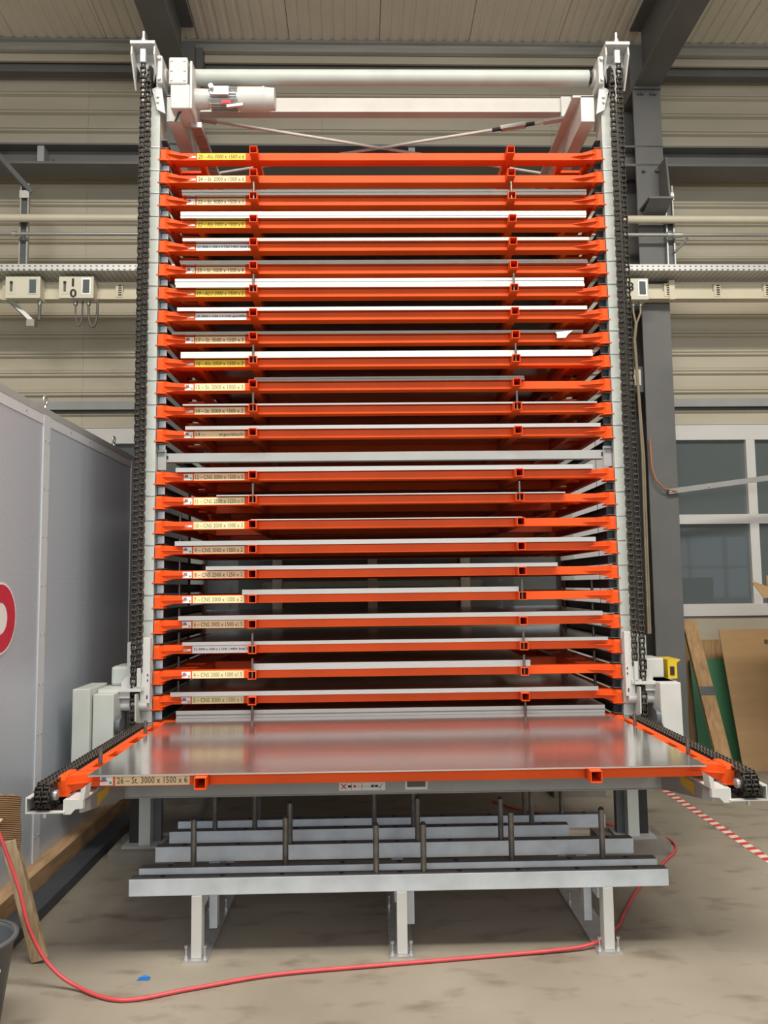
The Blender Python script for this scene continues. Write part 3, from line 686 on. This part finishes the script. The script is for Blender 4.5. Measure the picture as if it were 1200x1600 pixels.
ORD = 'first second third fourth fifth sixth seventh eighth ninth tenth eleventh twelfth thirteenth fourteenth fifteenth sixteenth seventeenth eighteenth nineteenth twentieth twenty-first twenty-second twenty-third twenty-fourth'.split()
for k, tx, kd, pn, sp_, stc in TR:
    nm = ' '.join(tx.split())
    lab = 'orange tray labelled %s, %s from the top' % (nm.replace(' x ', 'x'), ORD[25-k])
    tray(k, TZ[k], 0, tx, kd, pn, sp_, stc, lab)
# level 2: its front is hidden behind the pulled-out tray
t2 = thing('storage_tray', 'orange storage tray just behind the pulled-out tray, lowest in the tower', 'tray', (0, 0, TZ[2]), group='orange storage trays')
put('front_beam', TM['front'], 'orange', t2); put('rear_beam', TM['back'], 'orange', t2); put('end_bracket', TM['bl'], 'orange', t2); put('end_bracket', TM['br'], 'orange', t2)
for x in (-0.95, 0.95): put('cross_tube', TM['tube'], 'orange', t2, (x, 0, 0)); put('stop_pin', MB().cyl((x, -0.012, -0.05), (x, -0.012, 0.11), 0.0085, 10), 'steelpin', t2)
for s in (-1, 1):
    for x in (1.575, 1.365): put('side_rail', TM['so'], 'orange', t2, (s*x, 0, -0.001))
TY, TZ26 = -1.71, 0.945
tray(26, TZ26, TY, '26 %s St. 3000 x 1500 x 6' % N, 'p', (), (-1, 1), 'card', 'pulled-out orange tray labelled 26 %s St. 3000 x 1500 x 6' % N)

# ------------------------------------------------------------------ sheets on the trays (one object per sheet)
SH = [ # level, centre x, width, list of (thickness), material, description
 (23, 0.019, 3.0, 1.5, [0.022, 0.018], 'darksteel', 'dark steel'), (22, 0.009, 3.0, 1.5, [0.016, 0.016, 0.016], 'alu', 'bright aluminium'),
 (21, 0.026, 3.0, 1.5, [0.024], 'stainless', 'pale stainless'), (20, 0.012, 3.0, 1.5, [0.014, 0.014], 'darksteel', 'dark steel'),
 (19, -0.02, 3.0, 1.5, [0.02, 0.02, 0.022], 'alu', 'bright aluminium'), (18, -0.008, 3.0, 1.5, [0.026], 'alu', 'bright ground steel'),
 (17, -0.043, 3.0, 1.5, [0.02], 'darksteel', 'dull steel'), (16, 0.022, 3.0, 1.5, [0.022, 0.023], 'alu', 'bright aluminium'),
 (15, 0.036, 1.96, 1.0, [0.015, 0.013], 'darksteel', 'short grey steel'), (14, 0.04, 3.0, 1.5, [0.012], 'stainless', 'thin grey steel'),
 (13, 0.06, 3.0, 1.5, [0.026], 'stainless', 'grey steel'), (12, -0.005, 3.0, 1.5, [0.032], 'stainless', 'pale stainless'),
 (11, 0.037, 2.5, 1.25, [0.009], 'stainless', 'thin stainless'), (10, 0.0, 1.94, 1.0, [0.008], 'stainless', 'short thin stainless'),
 (9, -0.005, 3.0, 1.5, [0.032], 'stainless', 'pale stainless'), (8, -0.035, 2.5, 1.25, [0.027], 'stainless', 'pale stainless'),
 (7, -0.048, 1.96, 1.0, [0.035], 'stainless', 'short pale stainless'), (6, 0.025, 3.0, 1.5, [0.031], 'stainless', 'pale stainless'),
 (5, 0.056, 3.0, 1.5, [0.024], 'stainless', 'grey stainless'), (4, 0.025, 1.95, 1.0, [0.045], 'stainless', 'short pale stainless'),
 (3, -0.024, 3.0, 1.5, [0.030], 'stainless', 'grey stainless'), (2, 0.016, 3.0, 1.5, [0.024, 0.024, 0.026], 'stainless', 'pale stainless')]
def sheet(wd, dp, t, mt):
    # sheared edges keep their own dull finish, the faces are smooth metal
    me = B(-wd/2, wd/2, 0, dp, 0, t).mesh('metal_sheet'); me.materials.append(M[mt]); me.materials.append(M['sheetface'])
    for p in me.polygons:
        if abs(p.normal.z) > 0.5: p.material_index = 1
    return me
for k, cx, wd, dp, th, mt, ds in SH:
    z = TZ[k]+0.001
    for i, t in enumerate(th):
        pos = '' if len(th) == 1 else (('lower', 'upper') if len(th) == 2 else ('lowest', 'middle', 'topmost'))[i]+' '
        jx, jy = (random.uniform(-0.006, 0.006), random.uniform(-0.004, 0.006)) if i else (0, 0)
        name = '%s%s sheet on tray %d, %s tray from the top' % (pos, ds, k, ORD[25-k]) if k not in (2, 5) else ('%s%s sheet on the lowest stored tray' % (pos, ds) if k == 2 else '%s%s sheet on the tray labelled with number 1.4404' % (pos, ds))
        tag(put('metal_sheet', sheet(wd, dp, t, mt), mt, loc=(cx+jx, 0.02+jy, z)), name, 'metal sheet', 'metal sheets on the trays')
        z += t+0.0012
tag(put('metal_sheet', B(-1.5, 1.5, 0, 1.5, 0, 0.0085), 'brushed', loc=(0.0044, -1.7085, TZ26+0.001), bev=0.001), 'large brushed steel sheet lying on the pulled-out tray', 'metal sheet', 'metal sheets on the trays')
# torn scrap of paper hanging at level 17 and crumple at level 13
tag(put('paper_scrap', MB().prism([(0, 0), (0.13, 0.012), (0.09, -0.02), (0.075, -0.042), (0.01, -0.045), (0.012, -0.02)], 'y', 0, 0.003), 'paper', loc=(1.25, 0.012, TZ[17]+0.002)), 'torn pale paper scrap hanging over the tray labelled 17', 'paper scrap')

# ------------------------------------------------------------------ lift carriage with conveyor arms
lc = thing('lift_carriage', 'lift carriage with two cantilever chain arms holding the pulled-out tray', 'lift carriage')
for s in (-1, 1):
    def X(a, b): return (min(s*a, s*b), max(s*a, s*b))
    arm = put('arm_web', MB().prism([(-1.78, 0.80), (-1.10, 0.690), (-0.12, 0.53), (-0.12, 0.85), (-1.78, 0.85)], 'x', s*1.495, s*1.507), 'midgrey', lc)
    st = put('warning_sticker', MB().prism([(-1.56, 0.835), (-1.36, 0.835), (-1.40, 0.79), (-1.56, 0.775)], 'x', s*1.493, s*1.4945), 'yellowpaint', arm)
    ch = put('chain_channel', B(*X(1.56, 1.738), -1.83, -0.12, 0.812, 0.818), 'white', lc)
    put('channel_shade_plate', B(*X(1.572, 1.728), -1.80, -0.14, 0.818, 0.821), 'black', ch)  # black plate added to paint the shade inside the white channel
    put('channel_wall', B(*X(1.732, 1.738), -1.83, -0.12, 0.818, 0.885), 'white', ch)
    put('channel_lip', B(*X(1.712, 1.732), -1.83, -0.12, 0.879, 0.885), 'white', ch)
    put('inner_channel', B(*X(1.56, 1.566), -1.78, -0.12, 0.818, 0.875), 'darkrail', ch)
    put('chain_bed', B(*X(1.60, 1.70), -1.70, -0.12, 0.905, 0.925), 'darkrail', ch)
    put('bed_support', B(*X(1.63, 1.67), -1.70, -0.12, 0.818, 0.905), 'black', ch)
    # white bracket at the arm tip
    fb = put('tip_bracket', MB().prism([(s*1.478, 0.868), (s*1.570, 0.868), (s*1.570, 0.802), (s*1.535, 0.802), (s*1.515, 0.825), (s*1.478, 0.828)], 'y', -1.815, -1.79), 'white', lc)
    put('bracket_finger', MB().prism([(s*1.474, 0.868), (s*1.49, 0.868), (s*1.49, 0.915), (s*1.466, 0.932)], 'y', -1.815, -1.74), 'white', fb)
    put('bracket_plate', B(*X(1.478, 1.57), -1.79, -1.60, 0.862, 0.868), 'white', fb)
    put('tip_bolt', MB().cyl((s*1.655, -1.81, 0.812), (s*1.655, -1.81, 0.79), 0.012, 8), 'zinc', fb)
    # sprocket and duplex chain
    sp = put('front_sprocket', MB().cyl((s*1.62, -1.79, 0.885), (s*1.70, -1.79, 0.885), 0.042, 16), 'black', lc)
    put('sprocket_hub', MB().cyl((s*1.605, -1.79, 0.885), (s*1.62, -1.79, 0.885), 0.024, 14), 'zinc', sp)
    put('guide_cover', B(*X(1.642, 1.708), -0.075, -0.03, 1.06, 1.505), 'white', lc, bev=0.004)
    for dz in (0.22, 0.26): put('cover_hole', B(*X(1.652, 1.660), -0.077, -0.073, 1.06+dz*0.9-0.05, 1.06+dz*0.9-0.035), 'ink', lc)
    put('cover_hole', B(*X(1.655, 1.663), -0.077, -0.073, 1.09, 1.115), 'ink', lc)
    put('chain_clevis', B(*X(1.697, 1.725), -0.10, -0.06, 1.17, 1.30), 'postgrey', lc, bev=0.004)
    put('clevis_arm', B(*X(1.68, 1.75), -0.09, -0.05, 1.145, 1.175), 'postgrey', lc)
    pl = put('sprocket_cheek', MB().prism([(-0.14, 1.13), (0.05, 1.13), (0.05, 0.90), (-0.06, 0.90), (-0.13, 0.95)], 'x', s*1.715, s*1.725), 'postgrey', lc)
    put('drive_tube', MB().cyl((s*1.66, -0.03, 1.05), (s*1.84, -0.03, 1.05), 0.046, 20), 'white', lc)
    put('tube_bracket', B(*X(1.77, 1.84), -0.10, 0.1, 1.10, 1.15), 'white', lc)
    put('lower_sprocket', MB().cyl((s*1.735, -0.02, 0.985), (s*1.77, -0.02, 0.985), 0.07, 16), 'black', lc)
    put('carriage_beam', B(*X(1.69, 1.98), -0.12, 0.12, 1.145, 1.165), 'white', lc)
    put('upright_channel', B(*X(1.745, 1.775), 0.02, 0.12, 1.165, 1.48), 'postgrey', lc)
    put('upright_channel', B(*X(1.785, 1.82), 0.0, 0.10, 1.165, 1.47), 'postgrey', lc)
    put('upright_foot', MB().prism([(s*1.745, 1.165), (s*1.845, 1.165), (s*1.845, 1.20), (s*1.815, 1.235), (s*1.745, 1.235)], 'y', -0.04, 0.0), 'white', lc)
    put('pulley', MB().cyl((s*1.80, -0.16, 0.93), (s*1.83, -0.16, 0.93), 0.06, 18), 'darkrail', lc)
    put('arm_cover_bar', B(*X(1.735, 1.785), -0.80, -0.20, 0.865, 0.895), 'white', lc)
    if s < 0:
        put('control_box', B(-2.10, -1.985, -0.26, 0.10, 0.62, 1.185), 'postgrey', lc, bev=0.006)
        put('cover_box', B(-1.978, -1.84, -0.22, 0.10, 0.62, 1.145), 'postgrey', lc, bev=0.006)
        put('motor_cover', B(-1.95, -1.80, 0.06, 0.30, 1.165, 1.30), 'postgrey', lc, bev=0.02)
    else:
        put('cover_box', MB().prism([(1.86, 0.60), (1.86, 0.84), (1.835, 0.90), (1.835, 1.165), (1.978, 1.165), (1.985, 0.60)], 'y', -0.20, 0.12), 'white', lc, bev=0.006)
        put('motor_cover', B(1.79, 1.94, 0.0, 0.24, 1.175, 1.31), 'white', lc, bev=0.008)
        yc = put('yellow_cover', MB().prism([(1.975, 1.165), (2.04, 1.165), (2.04, 1.275), (2.07, 1.297), (1.975, 1.297)], 'y', 0.02, 0.26), 'yellowpaint', lc)
        put('cover_slot', B(1.99, 2.02, 0.015, 0.02, 1.19, 1.25), 'ink', yc)
put('front_skirt', B(-1.50, 1.50, -1.106, -1.095, 0.695, 0.80), 'midgrey', lc)
put('skirt_flange', B(-1.50, 1.50, -1.106, -1.03, 0.690, 0.697), 'midgrey', lc)
put('rear_beam', B(-1.50, 1.50, -0.22, -0.14, 0.62, 0.80), 'midgrey', lc)
# pictogram sticker and blank plate on the skirt
ps = put('pictogram_sticker', B(-0.312, -0.055, -1.109, -1.106, 0.713, 0.757), 'paper', lc)
for a, b in (((-0.300, 0.750), (-0.272, 0.722)), ((-0.300, 0.722), (-0.272, 0.750))):
    put('cross_mark', MB().bar((a[0], -1.1095, a[1]), (b[0], -1.1095, b[1]), 0.001, 0.005, (0, 0, 1)), 'redink', ps)
for x in (-0.262, -0.135, -0.113): put('machine_symbol', B(x, x+0.018, -1.110, -1.109, 0.730, 0.742), 'ink', ps)
put('machine_symbol', B(-0.232, -0.218, -1.110, -1.109, 0.730, 0.742), 'redink', ps)
for x in (-0.243, -0.185): put('divider', B(x, x+0.002, -1.110, -1.109, 0.716, 0.754), 'greyink', ps)
for k in range(8): put('dotted_line', B(-0.208+k*0.0085, -0.204+k*0.0085, -1.110, -1.109, 0.733, 0.736), 'greyink', ps)
put('tick_mark', MB().bar((-0.092, -1.1095, 0.733), (-0.085, -1.1095, 0.724), 0.001, 0.004, (0, 0, 1)), 'greenink', ps)
put('tick_mark', MB().bar((-0.085, -1.1095, 0.724), (-0.072, -1.1095, 0.750), 0.001, 0.004, (0, 0, 1)), 'greenink', ps)
pl = put('rating_plate', B(0.055, 0.180, -1.109, -1.106, 0.713, 0.757), 'paper', lc)
put('plate_print', B(0.066, 0.169, -1.110, -1.109, 0.727, 0.757), 'greyink', pl)
# conveyor chains
CP = 0.0206
def dlink(wide):
    m = MB(); h = 0.0135
    offs = (-0.034, 0.0, 0.034) if wide else (-0.029, -0.006, 0.006, 0.029)
    for x in offs:
        m.prism([(-h, -0.004), (-h+0.004, -0.0085), (h-0.004, -0.0085), (h, -0.004), (h, 0.004), (h-0.004, 0.0085), (-h+0.004, 0.0085), (-h, 0.004)], 'x', x-0.002, x+0.002)
    for a, b in ((-0.028, -0.007), (0.007, 0.028)): m.cyl((a, -CP/2, 0), (b, -CP/2, 0), 0.0065, 6)
    return m.mesh('chain_link')
DW, DN = dlink(True), dlink(False)
for s in (-1, 1):
    c = thing('conveyor_chain', 'duplex conveyor chain on the %s arm of the lift carriage' % ('left' if s < 0 else 'right'), 'chain', (s*1.66, -1.79, 0.885), group='conveyor chains')
    r = 0.054; top = 1.62; i = 0; d = 0.0
    tot = top+math.pi*r+0.5
    while d < tot:
        if d < top: y, z, a = top-d, r, 0.0
        elif d < top+math.pi*r:
            t = (d-top)/r; y, z, a = -r*math.sin(t), r*math.cos(t), t
        else: y, z, a = d-top-math.pi*r, -r, math.pi
        put('chain_link', DW if i % 2 else DN, 'chain', c, (0, y, z), (a, 0, 0)); i += 1; d += CP

# ------------------------------------------------------------------ floor rack under the tray
rk = thing('floor_rack', 'low light grey floor rack with five beams and upright pins below the pulled-out tray', 'floor rack')
beams = [(-1.352, 1.370, -1.50), (-1.345, 1.368, -1.345), (-1.350, 1.355, -1.005), (-1.340, 1.058, -0.725), (-1.338, 1.340, -0.515)]
for x0, x1, y in beams:
    bm_ = put('beam', B(x0, x1, y, y+0.06, 0.312, 0.395), 'rackblue', rk, bev=0.004)
    put('top_strip', B(x0+0.004, x1-0.004, y+0.003, y+0.057, 0.395, 0.3975), 'darkrail', bm_)
PN = [(-0.113, 0, 0.63), (0.128, 0, 0.63), (-1.069, 1, 0.63), (-0.588, 1, 0.632), (0.605, 1, 0.638), (1.088, 1, 0.645), (-0.597, 2, 0.617), (0.129, 2, 0.63), (0.604, 2, 0.62),
      (-1.073, 3, 0.60), (-0.835, 3, 0.60), (-0.116, 3, 0.60), (0.12, 3, 0.60), (0.838, 3, 0.60), (-0.836, 4, 0.60), (0.836, 4, 0.60), (1.072, 4, 0.60)]
for x, b, zt in PN:
    y = beams[b][2]+0.03
    p = put('upright_pin', MB().cyl((x, y, 0.398), (x, y, zt), 0.0155, 12), 'steelpin', rk)
    put('pin_cap', MB().cyl((x, y, zt), (x, y, zt+0.012), 0.0155, 12, 0.009), 'black', p)
for b in range(5):
    for k in range(9):
        x = -1.19+k*0.3
        if x < beams[b][1]-0.05: put('pin_hole', MB().cyl((x, beams[b][2]+0.03, 0.3975), (x, beams[b][2]+0.03, 0.3992), 0.014, 8), 'ink', rk)
for i, x in enumerate((-1.016, 0.010, 1.052)):
    put('foot_plate', B(x-0.062, x+0.062, -1.53, -0.42, 0, 0.012), 'zinc', rk)
    put('cross_bearer', B(x-0.03, x+0.03, -1.43, -0.45, 0.235, 0.311), 'rackblue', rk)
    put('leg', B(x-0.022, x+0.030, -1.505, -1.43, 0.012, 0.312), 'white', rk, bev=0.003)
    put('leg', B(x-0.02, x+0.03, -0.52, -0.45, 0.012, 0.235), 'rackblue', rk)
    q = -1 if x > 0.5 else 1
    put('height_adjuster', B(min(x+q*0.035, x+q*0.075), max(x+q*0.035, x+q*0.075), -1.33, -1.27, 0.085, 0.312), 'rackblue', rk)
    put('height_adjuster', B(min(x+q*0.075, x+q*0.11), max(x+q*0.075, x+q*0.11), -1.12, -1.06, 0.18, 0.312), 'rackblue', rk)
    for dx in (-0.047, 0.047):
        for y in (-1.50, -0.9):
            bo = put('anchor_stud', MB().cyl((x+dx, y, 0.012), (x+dx, y, 0.072), 0.0045, 8), 'zinc', rk)
            put('stud_nut', MB().cyl((x+dx, y, 0.012), (x+dx, y, 0.024), 0.011, 6), 'zinc', bo)
            put('stud_head', MB().cyl((x+dx, y, 0.064), (x+dx, y, 0.072), 0.0095, 6), 'zinc', bo)

# ------------------------------------------------------------------ right-hand background
cb = tag(put('cardboard_sheet', MB().prism([(0, 0), (0.012, 0), (0.412, 1.345), (0.40, 1.345)], 'x', 0, 2.2), 'card', loc=(3.49, 2.22, 0.0), rot=(0, 0, 0.0095)), 'large brown cardboard sheet leaning against the wall under the window', 'cardboard')
tag(put('paper_tape', B(0, 0.22, 0, 0.002, 0, 0.02), 'signwhite', loc=(4.05, 2.41, 0.62), rot=(-0.3, 0, 0)), 'white tape strip on the leaning cardboard sheet', 'tape')
gb = tag(put('green_board', MB().prism([(0, 0), (0.02, 0), (0.17, 1.02), (0.15, 1.02)], 'x', 0, 0.9), 'green', loc=(3.27, 2.72, 0.0)), 'green board leaning against the wall behind the wooden plank', 'board')
tag(put('particle_board', MB().prism([(0, 0), (0.02, 0), (0.05, 1.22), (0.03, 1.22)], 'x', 0, 1.0), 'wood', loc=(3.15, 2.89, 0.0)), 'brown board showing above the green board', 'board')
pk = thing('leaning_plank', 'dark-knotted wooden plank with a metal clip leaning behind the right column', 'plank', (3.31, 2.16, 0))
put('plank_body', MB().add([(x, y, z) for x, y, z in ((-0.075, 0, 0.0), (0.075, 0, 0.0), (0.075, 0.05, 0.0), (-0.075, 0.05, 0.0), (-0.22, 0.40, 1.45), (-0.08, 0.40, 1.45), (-0.08, 0.45, 1.45), (-0.22, 0.45, 1.45))],
    [(0,3,2,1),(4,5,6,7),(0,1,5,4),(1,2,6,5),(2,3,7,6),(3,0,4,7)]), 'wood', pk)
put('metal_clip', MB().add([(x-0.15*z/1.45, 0.276*z-0.006+d, z) for z in (0.72, 0.80) for d in (0, 0.004) for x in (-0.079, 0.079)], [(0,1,3,2),(4,6,7,5),(0,4,5,1),(2,3,7,6),(0,2,6,4),(1,5,7,3)]), 'darkrail', pk)
# carton on a side table at the right picture edge
tbl = thing('side_table', 'table carrying the open carton at the right picture edge', 'table', (3.95, 1.5, 0))
put('table_top', B(-0.35, 0.6, -0.4, 0.4, 1.25, 1.29), 'woodpale', tbl)
for x in (-0.2, 0.55):
    for y in (-0.36, 0.36): put('leg', B(x-0.02, x+0.02, y-0.02, y+0.02, 0, 1.25), 'darkrail', tbl)
ca = thing('open_carton', 'open brown carton with a raised flap at the right picture edge', 'carton', (3.72, 1.5, 1.292))
put('carton_body', B(-0.14, 0.5, -0.2, 0.25, 0, 0.42), 'card', ca)
put('flap', MB().add([(-0.14, -0.2, 0.42), (-0.14, 0.25, 0.42), (-0.40, -0.2, 0.40), (-0.29, 0.25, 0.55), (-0.14, -0.2, 0.426), (-0.14, 0.25, 0.426), (-0.40, -0.2, 0.406), (-0.29, 0.25, 0.556)], [(0,1,3,2),(4,6,7,5),(0,2,6,4),(1,5,7,3),(2,3,7,6),(0,4,5,1)]), 'card', ca)
put('flap', B(-0.14, 0.5, 0.25, 0.256, 0.42, 0.60), 'card', ca)
bg = MB(); 
for k in range(5): bg.cyl((-0.10+0.07*k, 0.0, 0.42), (-0.13+0.08*k, 0.03*(k % 2), 0.60-0.02*(k % 3)), 0.06, 7, 0.03)
tag(put('plastic_bag', bg, 'bluebag', loc=(3.74, 1.5, 1.292)), 'crumpled blue plastic bag inside the open carton', 'bag')

# ------------------------------------------------------------------ left foreground
pl = thing('leaning_batten', 'rough pale wooden batten leaning at the left picture edge behind the red hose', 'batten', (-1.79, -1.48, 0))
a0, a1 = Vector((0, 0, 0.012)), Vector((-0.155, -0.03, 0.60))
put('batten_body', MB().bar(a0, a1, 0.075, 0.035, (0, 1, 0)), 'woodpale', pl, bev=0.003)
# corrugated cardboard, curled, with real flutes
m = MB(); NZ, NX = 24, 12; vs = []
for q in (0, 1):
    for i in range(NZ*4+1):
        z = 0.57+0.25*i/(NZ*4)
        fl_ = 0.004*math.sin(i*math.pi/2)
        for j in range(NX+1):
            u = j/NX; x = -2.16+0.275*u; y = -1.555+0.05*math.sin(u*2.6)+fl_+q*0.006
            vs.append((x+(0.004*math.sin(i*0.07) if j == NX else 0), y, z+(0.006*math.sin(j*2.1) if i == NZ*4 else 0)))
W_ = NX+1; H_ = NZ*4+1
fs = [(i*W_+j, i*W_+j+1, (i+1)*W_+j+1, (i+1)*W_+j) for i in range(H_-1) for j in range(NX)]
fs += [tuple(W_*H_+k for k in f[::-1]) for f in fs]
m.add(vs, fs)
cc = tag(put('corrugated_cardboard', m, 'card2'), 'curled brown corrugated cardboard piece above the bin at the left edge', 'cardboard')
tag(put('packing_paper', MB().add([(-2.16, -1.60, 0.82), (-2.08, -1.60, 0.765), (-1.945, -1.585, 0.725), (-2.0, -1.59, 0.66), (-2.16, -1.60, 0.62), (-2.16, -1.603, 0.82), (-2.08, -1.603, 0.765), (-1.945, -1.588, 0.725), (-2.0, -1.593, 0.66), (-2.16, -1.603, 0.62)],
    [(0,1,2,3,4), (9,8,7,6,5), (0,5,6,1), (1,6,7,2), (2,7,8,3), (3,8,9,4), (4,9,5,0)]), 'peach'), 'torn yellowish packing paper in front of the corrugated cardboard', 'paper')
bn = thing('waste_bin', 'dark grey plastic waste bin cut off by the left picture edge', 'bin', (-1.855, -2.10, 0))
def lathe(prof, n=32):
    m = MB(); vs = [(r*math.cos(2*math.pi*i/n), r*math.sin(2*math.pi*i/n), z) for r, z in prof for i in range(n)]
    return m.add(vs, [(k*n+i, k*n+(i+1) % n, (k+1)*n+(i+1) % n, (k+1)*n+i) for k in range(len(prof)-1) for i in range(n)], True)
put('bucket', lathe([(0.001, 0.004), (0.135, 0.0), (0.185, 0.36), (0.197, 0.362), (0.199, 0.375), (0.183, 0.375), (0.178, 0.362), (0.131, 0.012), (0.001, 0.012)]), 'bin', bn)
put('rim', lathe([(0.186, 0.362), (0.200, 0.364), (0.201, 0.378), (0.182, 0.378)]), 'bin', bn)
put('handle_lug', MB().cyl((0.15, -0.09, 0.285), (0.175, -0.11, 0.285), 0.018, 10), 'paper', bn)
# red hose on the floor
def smooth(pts, k=8):
    pts = [Vector(p) for p in pts]; out = []
    for i in range(len(pts)-1):
        p0, p1, p2, p3 = pts[max(i-1, 0)], pts[i], pts[i+1], pts[min(i+2, len(pts)-1)]
        for j in range(k):
            t = j/k
            out.append(0.5*((2*p1)+(p2-p0)*t+(2*p0-5*p1+4*p2-p3)*t*t+(3*p1-p0-3*p2+p3)*t**3))
    return out+[pts[-1]]
hz = 0.011
hp = [(-1.97, -1.72, 0.84), (-1.886, -1.75, 0.696), (-1.789, -1.75, 0.447), (-1.739, -1.75, 0.273), (-1.646, -1.75, 0.114), (-1.505, -1.775, 0.022), (-1.262, -1.889, hz), (-0.968, -1.80, hz), (-0.6, -1.683, hz), (-0.081, -1.61, hz), (0.46, -1.541, hz),
      (0.88, -1.49, 0.018), (1.03, -1.435, 0.03), (1.10, -1.36, 0.03), (1.20, -1.20, hz), (1.275, -1.05, hz), (1.49, -0.673, hz), (1.766, -0.296, hz), (1.975, 0.012, hz), (1.985, 0.223, hz), (1.87, 0.34, hz), (1.5, 0.75, hz), (1.1, 1.0, hz), (0.9, 1.3, hz)]
tag(put('air_hose', MB().tube(smooth(hp), 0.009, 10), 'hose'), 'red air hose snaking across the floor in front of the rack', 'hose')
tp = thing('floor_tape', 'red and white striped marking tape on the floor at the right', 'tape', (2.48, 1.67, 0))
nst = 60; L = Vector((0.035, -3.2, 0)); d = L/nst; sx = Vector((0.035, 0, 0))
for k in range(nst):
    p = d*k; q = d*(k+1)
    put('tape_stripe', MB().add([(p-sx)+Vector((0,0,0.0005)), (p+sx)+Vector((0,0.02,0.0005)), (q+sx)+Vector((0,0.02,0.0005)), (q-sx)+Vector((0,0,0.0005)), (p-sx)+Vector((0,0,0.0015)), (p+sx)+Vector((0,0.02,0.0015)), (q+sx)+Vector((0,0.02,0.0015)), (q-sx)+Vector((0,0,0.0015))],
        [(3,2,1,0),(4,5,6,7),(0,1,5,4),(1,2,6,5),(2,3,7,6),(3,0,4,7)]), 'tapered' if k % 2 else 'tapewhite', tp)
tag(put('blue_scrap', MB().add([(-0.03, -0.01, 0.001), (0.03, -0.008, 0.002), (0.028, 0.018, 0.006), (0.0, 0.026, 0.012), (-0.025, 0.02, 0.003)], [(0,1,2,3,4)]), 'bluebag', loc=(-1.222, -1.682, 0)), 'small blue plastic scrap lying on the floor before the rack', 'scrap')
